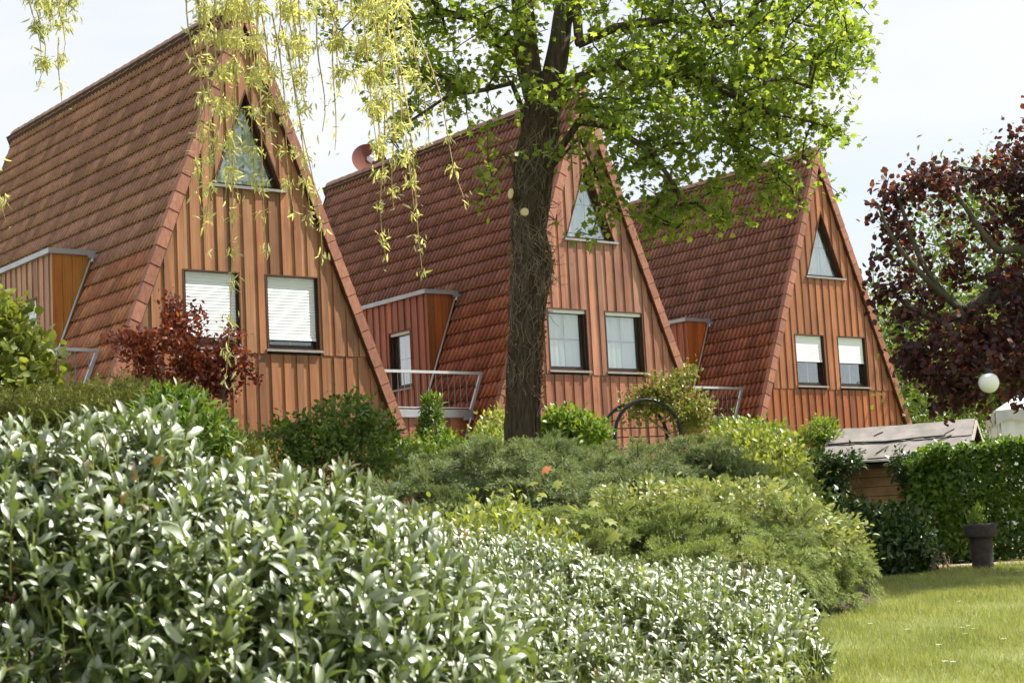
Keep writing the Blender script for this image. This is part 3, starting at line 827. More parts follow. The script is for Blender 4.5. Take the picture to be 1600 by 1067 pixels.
def ridge_mesh():
    def build():
        pr = [(-.135, -.21), (-.09, -.075), (-.05, -.018), (0, .004), (.05, -.018), (.09, -.075), (.135, -.21)]; V = []
        for y, r in ((0, 1.06), (0.345, 0.96)):
            for x, z in pr: V.append((x * r, y, z + .012 * (r > 1)))
        n = len(pr); F = [(i, i + n, i + n + 1, i + 1) for i in range(n - 1)] + [tuple(range(n))]
        return mesh_from('ridge_tile', V, F, M['ridge'], False)
    return cached('ridge', build)

def build_house(label, loc, tint, low_tint, dormer_tint, side_tint, shutters, dormer_shutter, seed, roof_glow=(1, 1, 1), group='row of timber houses with steep roofs'):
    rng = np.random.default_rng(seed)
    h = thing('timber_house', label, 'house', loc, 0.6565, group)
    rake = lambda x: ZB + HA - abs(x) / S - 0.06
    tri = (TZ0, TZ1, S * (TZ1 - TZ0))
    holes = [(a, b, ZB - 0.2, WZ1) for a, b in WX]
    floor_z = -0.5
    # gable: sheathing with openings, then cover boards above and below the ledge
    link('wall', cached('gable', lambda: clip_board(-3.6, 3.6, 0.122, 0.16, lambda x: floor_z, rake, [(a, b, WZ0, WZ1) for a, b in WX], tri, (0.0,)).mesh('gable_wall', M['sheath'])), h)
    hw = S * HA
    board_wall('up', h, -hw + 0.02, hw - 0.02, 0.235, 0.125, BOARD_Y, lambda x: ZB - 0.02, rake, tint, rng, holes, tri, phase=0.04)
    board_wall('low', h, -hw - 1.25, hw + 1.25, 0.235, 0.125, BOARD_Y + 0.012, lambda x: floor_z, lambda x: min(ZB - 0.025, rake(x)), low_tint, rng, cuts=(-hw, hw), phase=0.10)
    for k, (a, b) in enumerate(WX):
        make_window(('rect', k, shutters[k] > 0), h, a, b, WZ0, WZ1, shutters[k], shutters[k] == 0,
                    label=('square window with its cream roller shutter almost down' if shutters[k] > .7 else 'square window with its cream roller shutter half down' if shutters[k] > 0 else 'square window with white curtains and open shutter'))
    make_tri_window(h)
    # roof decks under the tiles; the left one leaves the balcony bay open
    def deck(side, q0, q1, y0, y1):
        mb = MB(); up = np.array([-side * S, 0, 1]) / NS; nr = np.array([side, 0, S]) / NS; ap = np.array([0, 0, ZB + HA])
        def P(q, n, y): return tuple(ap - up * q + nr * n + np.array([0, y, 0]))
        V = [P(q0, -.05, y0), P(q0, -.05, y1), P(q1, -.05, y1), P(q1, -.05, y0), P(q0, -.17, y0), P(q0, -.17, y1), P(q1, -.17, y1), P(q1, -.17, y0)]
        F = [(0, 1, 2, 3), (4, 7, 6, 5), (0, 4, 5, 1), (1, 5, 6, 2), (2, 6, 7, 3), (3, 7, 4, 0)]
        return mb.add(V, F)
    qa = (HA - 1.87) * NS; qb = (HA + 0.74) * NS; qe = (HA + ZB + 0.3) * NS
    def decks():
        mb = MB()
        for a in ((0.02, qe, 0.024, DY0), (0.02, qa, DY0, DY1), (qb, qe, DY0, DY1), (0.02, qe, DY1, RL)):
            d = deck(-1, *a); mb.add(d.V, d.F)
        d = deck(1, 0.02, qe, 0.024, RL); mb.add(d.V, d.F)
        return mb.mesh('roof_deck', M['sheath'])
    roof = link('roof', cached('deck', decks), h)
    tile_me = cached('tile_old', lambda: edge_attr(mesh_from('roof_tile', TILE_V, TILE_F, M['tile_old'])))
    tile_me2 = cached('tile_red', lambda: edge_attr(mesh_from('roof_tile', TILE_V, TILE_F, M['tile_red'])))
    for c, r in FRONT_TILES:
        link('tile', tile_me if r < 14 + (rng.random() < .1) else tile_me2, roof, mat4=tile_matrix(-1, c, r), color=roof_glow)
    def bulk(side, lo):
        skip = set(FRONT_TILES) if side < 0 else set()
        sel = {(c, r) for c in range(N_COL) for r in range(N_ROW) if (r >= 14) == lo}
        return edge_attr(mesh_from('roof_tiles', *bulk_tiles(side, skip | sel), M['tile_old' if lo else 'tile_red']))
    for sd in (-1, 1):
        for lo in (True, False): link('tile_field', cached(('bulk', sd, lo), lambda: bulk(sd, lo)), roof, kind='stuff', color=roof_glow)
    for sd in (-1, 1):
        up = np.array([-sd * S, 0, 1]) / NS; nr = np.array([sd, 0, S]) / NS
        for r in range(29):
            o = np.array([0, 0, ZB + HA]) - up * (0.07 + GAUGE * (r + 1))
            link('verge_tile', verge_mesh(sd), roof, loc=tuple(o))
    for k in range(29): link('ridge_tile', ridge_mesh(), roof, loc=(0, 0.0 + k * 0.338, ZB + HA + 0.055))
    # back gable
    link('back_wall', cached('back', lambda: clip_board(-3.6, 3.6, RL - 0.1, RL - 0.06, lambda x: floor_z, rake, (), None, (0.0,)).mesh('back_wall', M['sheath'])), h)
    # dormer: board front looking left, flush boards on its cheek, zinc edge, window
    rot = Matrix.Translation((DU - 0.07, 0, 0)) @ Matrix.Rotation(-math.pi / 2, 4, 'Z')
    dw = (-3.955, -3.15, ZB + 0.05, ZB + 1.25)
    dormer = link('dormer', cached('dormer', lambda: clip_board(-DY1, -DY0, 0.122, 0.15, lambda x: DZ0 - 0.4, lambda x: DZ1, [dw], None).mesh('dormer_wall', M['sheath'])), h)
    dormer.matrix_local = rot
    board_wall('dorm', dormer, -DY1, -DY0 + 0.02, 0.235, 0.13, 0.07, lambda x: DZ0, lambda x: DZ1, dormer_tint, rng, [dw], phase=0.02)
    make_window(('dormer', dormer_shutter > 0), dormer, *dw, dormer_shutter, True, label='narrow dormer window in a deep dark frame')
    cheek_hi = lambda x: DZ1
    cheek_lo = lambda x: max(DZ0, ZB + HA + x / S - 0.12)
    cheek = lambda: None
    inv = rot.inverted()
    board_wall('cheek', dormer, DU - 0.001, -S * (HA - 1.87) + 0.05, 0.178, 0.178, DY0 - 0.022, cheek_lo, cheek_hi, side_tint, rng, flat=True, matrix=inv, name='cheek_board', cuts=(-2.0,))
    link('dormer_core', cached('core', lambda: MB().box(DU + 0.06, -1.45, DY0 + 0.002, DY1 - 0.05, DZ1 - 0.04, DZ1 - 0.005).add(
        [(DU + 0.05, DY0 + 0.0005, DZ0), (-1.5, DY0 + 0.0005, DZ0), (-1.5, DY0 + 0.0005, DZ1 - .001), (DU + 0.05, DY0 + 0.0005, DZ1 - .001)], [(0, 1, 2, 3)]).mesh('dormer_core', M['sheath'])), dormer, mat4=inv)
    link('roof_edge', cached('cap', lambda: MB().box(DU - 0.07, -S * (HA - 1.93) + 0.02, DY0 - 0.06, DY1, DZ1, DZ1 + 0.085).mesh('zinc_cap', M['zinc'])), dormer, mat4=inv)
    link('gutter_spout', cached('spout', lambda: MB().box(-1.72, -1.56, DY0 - 0.13, DY0 - 0.061, DZ1 - 0.055, DZ1 + 0.01).tube([(-1.64, DY0 - 0.10, DZ1 - 0.02), (-1.66, DY0 - 0.10, DZ1 - 0.12)], 0.035, 8).mesh('gutter_spout', M['zinc'])), dormer, mat4=inv)
    off = np.array([-1, 0, S]) / NS * 0.075
    pl = lambda z, y: (-S * (HA + ZB - z) + off[0], y, z + off[2])
    link('downpipe', cached('pipe', lambda: MB().tube([pl(DZ1 - 0.02, DY0 - 0.07), pl(DZ0 + 0.9, DY0 - 0.07), pl(DZ0 + 0.02, DY0 - 0.07)], 0.024, 8).mesh('downpipe', M['zinc'], True)), dormer, mat4=inv)
    # low flat-roofed link with the balcony on top
    zt = ZB - 0.665
    ter = link('balcony', cached('terrace', lambda: MB().box(-6.25, -2.45, 0.80, DY1, zt - 0.16, zt - 0.02).mesh('balcony_floor', M['felt'])), h)
    link('fascia', cached('fascia', lambda: MB().box(-6.25, -2.60, 0.745, 0.80, zt - 0.145, zt).mesh('fascia', M['zinc'])), ter)
    board_wall('low_link', ter, -6.2, -2.46, 0.235, 0.14, 0.80, lambda x: floor_z, lambda x: zt - 0.16, low_tint, rng, phase=0.03)
    link('link_wall', cached('link_wall', lambda: MB().box(-6.2, -2.5, 0.85, 0.9, floor_z, zt - 0.165).mesh('link_wall', M['sheath'])), ter)
    link('spout', cached('spout2', lambda: MB().box(-2.86, -2.62, 0.70, 0.744, zt - 0.20, zt - 0.11).tube([(-2.70, 0.70, zt - 0.16), (-2.78, 0.72, zt - 0.36), (-2.98, 0.70, zt - 0.95)], 0.024, 8).mesh('spout', M['zinc'])), ter)
    rail_z = ZB + 0.065
    ry = 0.775
    def railing():
        mb = MB(); mb.bar((-6.2, ry, rail_z - 0.02), (-2.335, ry, rail_z - 0.02), 0.045, 0.05)
        mb.bar((-2.365, ry, rail_z - 0.046), (-2.64, ry, zt + 0.003), 0.045, 0.055)
        mb.bar((-6.2, ry, zt + 0.04), (-2.68, ry, zt + 0.04), 0.03, 0.02)
        return mb.mesh('railing', M['rail'])
    rl = link('railing', cached('railing', railing), ter)
    bal = cached('baluster', lambda: MB().tube([(0, 0, zt + 0.05), (0, 0, rail_z - 0.046)], 0.008, 6).mesh('baluster', M['rod']))
    k = 0; x = -2.72
    while x > -6.1:
        if x < -2.5: link('baluster', bal, rl, loc=(x, ry, 0))
        x -= 0.142
    bal2 = cached('baluster_short', lambda: MB().tube([(0, 0, zt + 0.34), (0, 0, rail_z - 0.046)], 0.008, 6).mesh('baluster', M['rod']))
    link('baluster', bal2, rl, loc=(-2.50, ry, 0))
    return h

H1 = build_house('nearest and largest house, pale brown boards, both square windows shuttered', (-4.0726, 27.8206, 3.5435 + 1.27 - ZB),
            (0.33, 0.158, 0.076), (0.31, 0.130, 0.056), (0.42, 0.205, 0.115), (0.42, 0.17, 0.03), (0.84, 0.84), 0.6, 3, (1.28, 1.36, 1.25))  # last tuple: lens glow painted into the roof tile colour
H2 = build_house('middle house behind the big tree trunk, pinkish boards and curtained windows', (1.7120, 34.4620, 3.5809 + 1.27 - ZB),
            (0.345, 0.160, 0.098), (0.32, 0.132, 0.075), (0.34, 0.108, 0.05), (0.29, 0.085, 0.022), (0.0, 0.0), 0.0, 4)
H3 = build_house('farthest house on the right, orange-brown boards, shutters half down', (7.6173, 41.6510, 3.6798 + 1.27 - ZB),
            (0.325, 0.130, 0.055), (0.285, 0.088, 0.028), (0.36, 0.11, 0.045), (0.40, 0.105, 0.022), (0.50, 0.50), 0.0, 5)

# satellite dish just behind the ridge of the middle house
def make_dish():
    c = Vector((-3.180, 41.300, 11.014)); t = thing('satellite_dish', 'round brick-red satellite dish on the ridge of the middle house', 'satellite dish', tuple(c))
    mb = MB(); R = 0.42; V = [(0, 0.09, 0)]; F = []; n = 36
    for k in range(1, 6):
        r = R * k / 5
        for i in range(n):
            a = 2 * math.pi * i / n; V.append((math.cos(a) * r, 0.09 - 0.09 * (k / 5) ** 2, math.sin(a) * r))
    for i in range(n): F.append((0, 1 + (i + 1) % n, 1 + i))
    for k in range(4):
        for i in range(n):
            a = 1 + k * n + i; b = 1 + k * n + (i + 1) % n; F.append((a, b, b + n, a + n))
    mb.add(V, F)
    q = Matrix.Rotation(math.radians(14), 4, 'Z') @ Matrix.Rotation(math.radians(-16), 4, 'X')
    o = mb.build('dish', M['dish'], t, True); o.matrix_local = q
    a = MB(); a.tube([(0, 0.0, -0.40), (0.03, -0.2, -0.3), (0.04, -0.36, -0.16)], 0.018, 8); a.build('arm', M['dish'], t).matrix_local = q
    l = MB(); l.tube([(0.04, -0.33, -0.24), (0.04, -0.37, -0.05)], [0.055, 0.045], 10); l.box(-0.04, 0.05, -0.40, -0.34, -0.18, -0.10); l.tube([(0.06, -0.36, -0.06), (0.06, -0.36, 0.0)], 0.025, 8)
    l.build('receiver', M['lnb'], t).matrix_local = q
    m = MB(); m.tube([(0, 0.13, -1.1), (0, 0.13, 0.12)], 0.028, 8); m.box(-0.06, 0.06, 0.08, 0.16, -0.08, 0.08); m.build('mast', M['rail'], t)
make_dish()

# ================================================================ the big tree in front of the middle house
def noisy_trunk(path, rad, n=44, sub=6, amp=0.02, seed=0):
    """tapered trunk with furrows running up it"""
    r = np.random.default_rng(seed)
    P = np.array(path, float); R = np.array(rad, float); t = np.arange(len(P)); tt = np.linspace(0, len(P) - 1, (len(P) - 1) * sub + 1)
    P2 = np.stack([np.interp(tt, t, P[:, k]) for k in range(3)], -1); R2 = np.interp(tt, t, R)
    for _ in range(3):
        P2[1:-1] = (P2[:-2] + 2 * P2[1:-1] + P2[2:]) / 4; R2[1:-1] = (R2[:-2] + 2 * R2[1:-1] + R2[2:]) / 4
    V, F = tube_arrays(P2, R2, n)
    V = V.reshape(len(P2), n, 3); C = P2[:, None]; D = V - C
    ph = r.uniform(0, 6.28, 8); th = np.linspace(0, 2 * np.pi, n, endpoint=False)
    k = np.zeros((len(P2), n))
    for i, f in enumerate((2, 3, 5, 11, 17, 23, 29, 8)):
        k += np.sin(f * th[None] + ph[i] + np.sin(np.arange(len(P2))[:, None] * 0.21 * (i + 1) + i) * 0.8) / (1 + 0.2 * f) * (1.8 if f < 6 else 2.6)
    k += r.normal(0, 0.35, k.shape)
    V = C + D * (1 + amp / np.maximum(R2, .05)[:, None, None] * k[..., None] * np.minimum(1, R2 / 0.2)[:, None, None])
    return V.reshape(-1, 3), F

def make_oak():
    base = np.array([0.06, 24.0, 0.95])
    t = thing('oak_tree', 'big tree with ivy-clad trunk and fresh green crown before the middle house', 'tree', tuple(base))
    main = [(0.02, 24, 0.7), (0.05, 24, 1.6), (0.061, 24.000, 2.805), (0.135, 24.000, 3.679), (0.209, 24.000, 4.561), (0.337, 24.000, 5.286), (0.310, 24.000, 5.764), (0.377, 24.000, 6.347), (0.501, 24.000, 6.977), (0.602, 24.000, 7.520), (0.699, 24.000, 7.974)]
    rad = [0.42, 0.29, 0.235, 0.215, 0.215, 0.265, 0.222, 0.25, 0.25, 0.24, 0.20]
    left = [(0.531, 24.000, 7.524), (0.409, 23.950, 8.252), (0.391, 23.900, 9.070), (0.25, 23.8, 10.2), (-0.3, 23.7, 11.6), (-0.6, 23.6, 13.2)]
    right = [(0.703, 24.050, 7.711), (0.867, 24.100, 8.363), (1.021, 24.200, 9.133), (1.15, 24.4, 10.2), (1.7, 24.5, 11.6), (2.1, 24.7, 13.0)]
    V, F = join_np([noisy_trunk(np.array(main) - base, rad, 90, 9, 0.012, 3), noisy_trunk(np.array(left) - base, [.16, .16, .145, .13, .10, .05], 28, 6, 0.008, 5),
                    noisy_trunk(np.array(right) - base, [.17, .155, .135, .12, .09, .05], 28, 6, 0.008, 6)])
    trunk = link('trunk', mesh_from('oak_trunk', V, F, M['bark'], True), t)
    # pruning cuts
    c = np.array((0.270, 23.735, 6.019)) - base
    link('pruning_cut', MB().tube([c + np.array([0, .10, 0]), c], [0.07, 0.055], 16).mesh('cut', M['cut_wood']), trunk)
    c = np.array((0.100, 23.800, 6.293)) - base
    stub = link('branch_stub', MB().tube([c + np.array([.25, .12, -.02]), c], [0.10, 0.075], 14).mesh('stub', M['bark']), trunk)
    d = c + np.array([-.008, -.004, 0]); link('pruning_cut', MB().tube([c, d + np.array([-.01, -.006, 0])], [0.073, 0.068], 16).mesh('cut', M['cut_wood']), trunk)
    # dead ivy: pale stems wandering over the bark
    r = np.random.default_rng(21); parts = []
    zz = np.array([p[2] for p in main]); cx = np.array([p[0] for p in main])
    for k in range(340):
        z = r.uniform(3.2, 7.4) if k % 3 else r.uniform(4.2, 6.6); th = r.uniform(0, 6.28); pts = []; dirn = r.normal(0, 0.5)
        ln = r.integers(8, 26); lift = r.uniform(0.0, 0.012)
        for q in range(ln):
            R = np.interp(z, zz, rad) + 0.012 + lift + 0.014 * (q / ln) * r.random()
            pts.append((np.interp(z, zz, cx) + R * math.cos(th) - base[0], R * math.sin(th), z - base[2]))
            z += r.uniform(0.01, 0.06); dirn = dirn * 0.8 + r.normal(0, 0.75); th += dirn * 0.09
            if z > 8: break
        if len(pts) > 4: parts.append(tube_arrays(pts, np.linspace(r.uniform(.0028, .0078), .0018, len(pts)), 4))
    for k in range(60):                                   # twiggy ends standing off the trunk
        z = r.uniform(4.6, 6.2); th = r.choice([r.normal(-0.3, .5), r.uniform(0, 6.28)]); R = np.interp(z, zz, rad)
        p = np.array([np.interp(z, zz, cx) + R * math.cos(th) - base[0], R * math.sin(th), z - base[2]]); dv = np.array([math.cos(th), math.sin(th), r.normal(.1, .4)]); pts = [p]
        for q in range(6): dv = unit(dv + r.normal(0, .35, 3)); pts.append(pts[-1] + dv * r.uniform(.03, .07))
        parts.append(tube_arrays(pts, np.linspace(.006, .002, len(pts)), 4))
    V, F = join_np(parts); link('dead_ivy', mesh_from('dead_ivy', V, F, M['ivy_dead'], True), t, kind='stuff')
    n = 420; z = r.uniform(3.3, 5.6, n); th = np.where(r.random(n) < .72, r.normal(-0.25, .32, n), r.normal(3.3, .4, n)); R = np.interp(z, zz, rad) + r.uniform(.01, .06, n)
    P = np.stack([np.interp(z, zz, cx) + R * np.cos(th) - base[0], R * np.sin(th), z - base[2]], -1)
    link('dead_leaves', leaf_mesh('dead_leaves', M['dead_leaf'], 'oval', P, sphere_dirs(n, r), sphere_dirs(n, r), r.uniform(.035, .07, n)), t, kind='stuff')
    # crown
    lobes = [(*(3.275, 24.000, 8.386), 2.1, 2.0, 1.3, 1.0), (*(4.458, 24.600, 8.503), 1.05, 1.4, 1.0, 1.0), (*(2.442, 23.400, 7.440), 1.5, 1.8, 1.0, 1.0), (*(3.951, 24.200, 7.388), 1.05, 1.3, .75, 1.0),
             (*(2.934, 23.600, 6.658), 1.25, 1.2, .55, 1.0), (*(4.578, 24.400, 6.895), .45, .5, .4, 1.0), (*(3.647, 23.900, 6.237), .6, .7, .35, 1.6), (*(2.465, 23.400, 5.797), .75, .8, .28, 2.4),
             (*(3.062, 23.400, 5.676), .35, .4, .16, 3.0), (*(1.650, 23.200, 6.108), .65, .8, .45, 1.3), (*(1.391, 23.000, 6.951), .9, 1.0, .9, .6), (*(0.979, 23.000, 5.755), .40, .5, .3, .6), (*(4.852, 24.400, 6.325), .28, .3, .22, .9),
             (*(-0.485, 23.800, 8.533), 1.3, 1.6, .9, .75), (*(-1.214, 23.800, 8.206), .9, 1.1, .7, .75), (*(-0.441, 23.500, 7.446), .9, 1.0, .55, .75), (*(-0.222, 23.200, 6.473), .42, .5, .35, .9),
             (*(-1.246, 23.600, 7.246), .55, .7, .35, .8), (*(-0.121, 23.300, 5.962), .22, .3, .16, .9), (*(-1.902, 23.800, 8.795), .7, .9, .5, .8), (*(0.731, 22.900, 8.192), .9, .9, .9, .45), (*(1.159, 25.200, 8.479), 1.6, .8, 1.2, .5),
             (0.3, 24, 11.3, 3.2, 3.2, 1.8, .35), (3.8, 24, 10.6, 2.0, 2.6, 1.4, .5), (-1.9, 24, 10.4, 1.5, 2.4, 1.2, .45)]
    r = np.random.default_rng(8)
    T, D, w = in_lobes(1250, lobes, r, 0.25)
    T = T[(np.abs(T[:, 0] - .5) > .35) | (T[:, 2] > 8) | (T[:, 1] < 23.4) | (T[:, 1] > 24.5)]
    tp = [np.array(main[2:])]
    trunk_pts = [tp[0], (np.array(left[1:]), len(main) - 4), (np.array(right[1:]), len(main) - 4)]
    # main limbs laid by hand where the photograph shows them
    limb = lambda *q: np.array(q)
    base_i = len(main) - 5
    trunk_pts += [(limb((1.154, 23.800, 8.350), (1.650, 23.700, 8.522), (2.367, 23.700, 8.619), (3.082, 23.800, 8.519)), len(main) - 2 + len(left) + 1), (limb((1.081, 23.800, 7.851), (1.606, 23.500, 7.964), (2.108, 23.300, 7.789), (2.784, 23.200, 7.634), (3.473, 23.400, 7.205)), len(main) - 4),
                  (limb((0.140, 23.800, 8.544), (-0.292, 23.700, 8.767), (-0.728, 23.600, 8.851)), len(main) - 2), (limb((0.192, 23.800, 7.854), (-0.165, 23.500, 7.701), (-0.692, 23.400, 7.613), (-1.231, 23.400, 7.285)), base_i),
                  (limb((1.082, 23.600, 7.208), (1.532, 23.200, 6.994), (2.009, 23.000, 6.568), (2.315, 23.000, 6.029)), base_i - 1), (limb((1.069, 23.600, 6.984), (1.237, 23.200, 6.393), (1.371, 23.000, 5.907)), base_i - 1),
                  (limb((0.095, 23.700, 6.837), (-0.142, 23.400, 6.425), (-0.375, 23.300, 6.064)), base_i - 2)]
    nodes, par, ends, ntr = grow(trunk_pts, T, 0.28, 0.03, 0.10, r)
    first = len(main) - 2 + len(left) - 1 + len(right) - 1
    link('branches', branch_mesh('oak_branches', M['bark'], nodes - base, par, first, ends, 0.0055, 0.10, 2.15, 5), t, kind='stuff')
    # leaves in tufts along the last twigs
    k = 22; n = len(T) * k
    C = np.repeat(T, k, 0); tw = unit(np.repeat(T - nodes[par[ends]], k, 0) + 1e-4)
    P = C - tw * r.uniform(-.12, .36, n)[:, None] + r.normal(0, .092, (n, 3))
    ax = unit(r.normal(0, .75, (n, 3)) + tw * .5 + np.array([0, 0, -.25])); nr = unit(np.array([0, 0, 1.0]) + r.normal(0, .55, (n, 3)))
    S_ = r.uniform(.075, .135, n)
    link_leaves(t, 'crown', 'oak_leaf', 'oak', 'lobed', P - base, ax, nr, S_, base, 300)
    return t

CAMP = np.array([0, 0, 1.27]); CAMF = np.array([0, math.cos(0.12453), math.sin(0.12453)])
def link_leaves(t, name, lname, mat, tpl, P, ax, nr, S_, base, n_single, front=None):
    """the leaves that show largest become parts of their own, the rest one mass"""
    W = P + base; d = W - CAMP; dep = d @ CAMF
    ok = (np.abs(d[:, 0] / dep) < 0.285) & (np.abs((d @ np.array([0, -CAMF[2], CAMF[1]])) / dep) < 0.188)
    face = np.abs(np.einsum('ij,ij->i', nr, unit(d)))
    score = np.where(ok, S_ / dep * (0.4 + face), 0)
    if front is not None: score = score * front
    idx = np.argsort(-score)[:n_single] if n_single else np.array([], int)
    rest = np.ones(len(P), bool); rest[idx] = False
    crown = link(name, leaf_mesh(lname + '_mass', M[mat], tpl, P[rest], ax[rest], nr[rest], S_[rest]), t, kind='stuff')
    if n_single:
        me = one_leaf_mesh(lname, tpl, M[mat])
        for i in idx: link('leaf', me, t, mat4=leaf_matrix(P[i], ax[i], nr[i], S_[i]))
    return crown
make_oak()

# ================================================================ weeping willow reaching in from the upper left
def make_willow():
    base = np.array([-6.6, 15.0, 0.6]); r = np.random.default_rng(4)
    t = thing('weeping_willow', 'weeping willow, its pale yellow-green strands hanging over the nearest house', 'tree', tuple(base))
    main = np.array([(-6.6, 15, .4), (-6.5, 15, 2.5), (-6.2, 14.9, 5.0), (-5.6, 14.7, 7.2), (-4.6, 14.4, 8.4), (-3.2, 14.2, 8.9), (-1.8, 14.0, 8.6), (-0.7, 14.0, 7.7)])
    V, F = noisy_trunk(main - base, [.34, .28, .25, .21, .17, .13, .09, .04], 28, 6, .015, 2)
    link('trunk', mesh_from('willow_trunk', V, F, M['bark'], True), t)
    boughs = []
    for a, b, c in (((-4.6, 14.4, 8.4), (-4.0, 14.2, 8.2), (-3.6, 14.0, 6.9)), ((-3.2, 14.2, 8.9), (-2.5, 13.9, 8.3), (-2.0, 13.7, 7.0)), ((-3.2, 14.2, 8.9), (-1.9, 14.6, 8.1), (-1.2, 14.5, 6.8)),
                    ((-1.8, 14., 8.6), (-1.1, 13.8, 7.8), (-.75, 13.8, 6.5)), ((-4.6, 14.4, 8.4), (-3.3, 13.6, 8.2), (-2.7, 13.4, 7.0))):
        boughs.append(tube_arrays(np.array([a, (np.array(a) + b) / 2 + np.array([0, 0, .15]), b, c]) - base, [.07, .06, .04, .02], 8))
    V, F = join_np(boughs); link('boughs', mesh_from('willow_boughs', V, F, M['bark'], True), t, kind='stuff')
    def strand(top, bottom, lead, dense, leafy=1.0, bare=0.0):
        top = np.array(top); bottom = np.array(bottom); L = np.linalg.norm(top - bottom); m = max(6, int(L / .12)); sw = r.normal(0, .06, 2)
        f = np.linspace(0, 1, m)
        pts = top + (bottom - top) * f[:, None]; pts[:, 0] += lead * np.sin(f * np.pi * .5) * (1 - f) + sw[0] * np.sin(f * 5 + 1) * f; pts[:, 1] += sw[1] * np.sin(f * 4)
        n = max(6, int(L * dense * 1.15)); q = bare + (1 - bare) * r.random(n) ** 0.8
        # leaves sit in tufts
        q = np.clip(np.round(q * m * .45) / (m * .45) + r.normal(0, .012, n), 0, 1)
        P = np.stack([np.interp(q, f, pts[:, k]) for k in range(3)], -1) + r.normal(0, .03, (n, 3))
        ax = unit(r.normal(0, .62, (n, 3)) + np.array([0, 0, -.75])); nr = sphere_dirs(n, r)
        o = link('strand', mesh_from('willow_strand', *tube_arrays(pts - base, np.linspace(.008, .003, m), 4), M['willow_twig'], True), t)
        link('leaves', leaf_mesh('willow_leaves', M['willow'], 'willow', P - base, ax, nr, r.uniform(.045, .095, n) * leafy), o, kind='stuff')
    # single strands that can be followed in the photograph: top, bottom, sideways lead, leaves per metre
    for a in ([(-3.865, 14.000, 6.394), (-3.739, 14.000, 5.544), 0, 130], [(-3.733, 14.000, 6.386), (-3.795, 14.000, 5.359), .05, 150], [(-3.652, 14.200, 6.452), (-3.617, 14.200, 5.595), 0, 120], [(-3.458, 14.000, 6.371), (-3.510, 14.000, 5.938), 0, 110],
              [(-3.654, 14.300, 5.820), (-3.650, 14.300, 5.269), 0, 40], [(-3.924, 13.000, 4.989), (-3.756, 13.000, 4.016), .05, 60],
              [(-2.421, 13.600, 6.173), (-2.432, 13.600, 4.653), .02, 26], [(-2.370, 13.600, 6.170), (-2.403, 13.600, 4.290), .04, 60], [(-2.348, 13.800, 6.239), (-2.341, 13.800, 4.173), 0, 70], [(-2.188, 13.500, 6.020), (-2.212, 13.500, 4.207), 0, 90],
              [(-2.211, 14.100, 6.227), (-2.137, 14.100, 4.355), .05, 80], [(-2.066, 13.600, 6.047), (-2.288, 13.600, 4.723), 0, 110], [(-2.056, 13.700, 5.761), (-2.256, 13.700, 2.821), 0, 46], [(-2.155, 13.500, 5.182), (-2.340, 13.500, 3.783), 0, 40],
              [(-2.035, 14.200, 5.920), (-2.025, 14.200, 4.397), 0, 90], [(-1.975, 14.200, 5.806), (-1.970, 14.200, 3.886), .03, 40], [(-1.910, 13.900, 5.925), (-1.821, 13.900, 4.797), 0, 90], [(-1.823, 14.000, 5.844), (-1.691, 14.000, 4.178), .04, 70],
              [(-1.798, 14.400, 5.859), (-1.606, 14.400, 4.145), .08, 60], [(-1.759, 14.400, 5.745), (-1.555, 14.400, 3.818), .05, 30], [(-1.661, 14.000, 5.944), (-1.565, 14.000, 5.021), 0, 120], [(-1.823, 14.300, 6.274), (-1.778, 14.300, 5.166), 0, 120],
              [(-1.466, 14.100, 5.856), (-1.479, 14.100, 4.854), .03, 26], [(-1.347, 14.200, 5.772), (-1.380, 14.200, 4.711), 0, 20], [(-1.353, 14.000, 6.145), (-1.294, 14.000, 5.274), 0, 130],
              [(-1.179, 14.000, 6.135), (-1.075, 14.000, 4.887), .02, 170], [(-1.085, 13.800, 6.061), (-0.984, 13.800, 4.569), 0, 170], [(-1.031, 14.000, 5.909), (-0.887, 14.000, 4.770), .05, 160], [(-0.959, 13.900, 5.549), (-0.943, 13.900, 3.699), .03, 42],
              [(-0.904, 14.000, 5.793), (-0.729, 14.000, 4.125), .08, 46], [(-0.782, 14.000, 5.246), (-0.689, 14.000, 3.650), .06, 36], [(-0.813, 13.700, 5.586), (-0.760, 13.700, 4.481), 0, 110], [(-0.692, 13.900, 5.696), (-0.594, 13.900, 4.676), .03, 60],
              [(-0.621, 13.900, 5.530), (-0.308, 13.900, 4.187), .08, 30], [(-1.139, 14.200, 5.650), (-1.156, 14.200, 5.269), 0, 140], [(-1.014, 14.100, 5.287), (-0.970, 14.100, 4.478), 0, 130], [(-0.870, 14.000, 5.144), (-0.884, 14.000, 4.134), 0, 50]):
        strand(*a)
    for k in range(46):                                   # the thick curtain at the top
        x = r.choice([r.normal(430, 60), r.normal(570, 45), r.normal(385, 35), r.normal(75, 25)]); d = r.uniform(13.3, 14.9)
        y1 = r.uniform(20, 150) if x > 120 else r.uniform(-10, 60)
        u0 = np.array(PX(x - 8, -95, d)); u1 = np.array(PX(x + 12, y1, d)); strand(u0, u1, 0.02, 125)
    return t
WA = np.array((-0.290, 1.000, 1.613)); WB = np.array((0.310, 1.000, 1.580)); WC = np.array((-0.296, 1.000, 1.218))
def PX(x, y, d):
    """a point of the plane d metres in front of the viewer"""
    b = np.array([0, 0, 1.27]); q = (WA - b) + (WB - WA) * (x / 1600.) + (WC - WA) * (y / 1067.)
    return b + q / q[1] * d
make_willow()

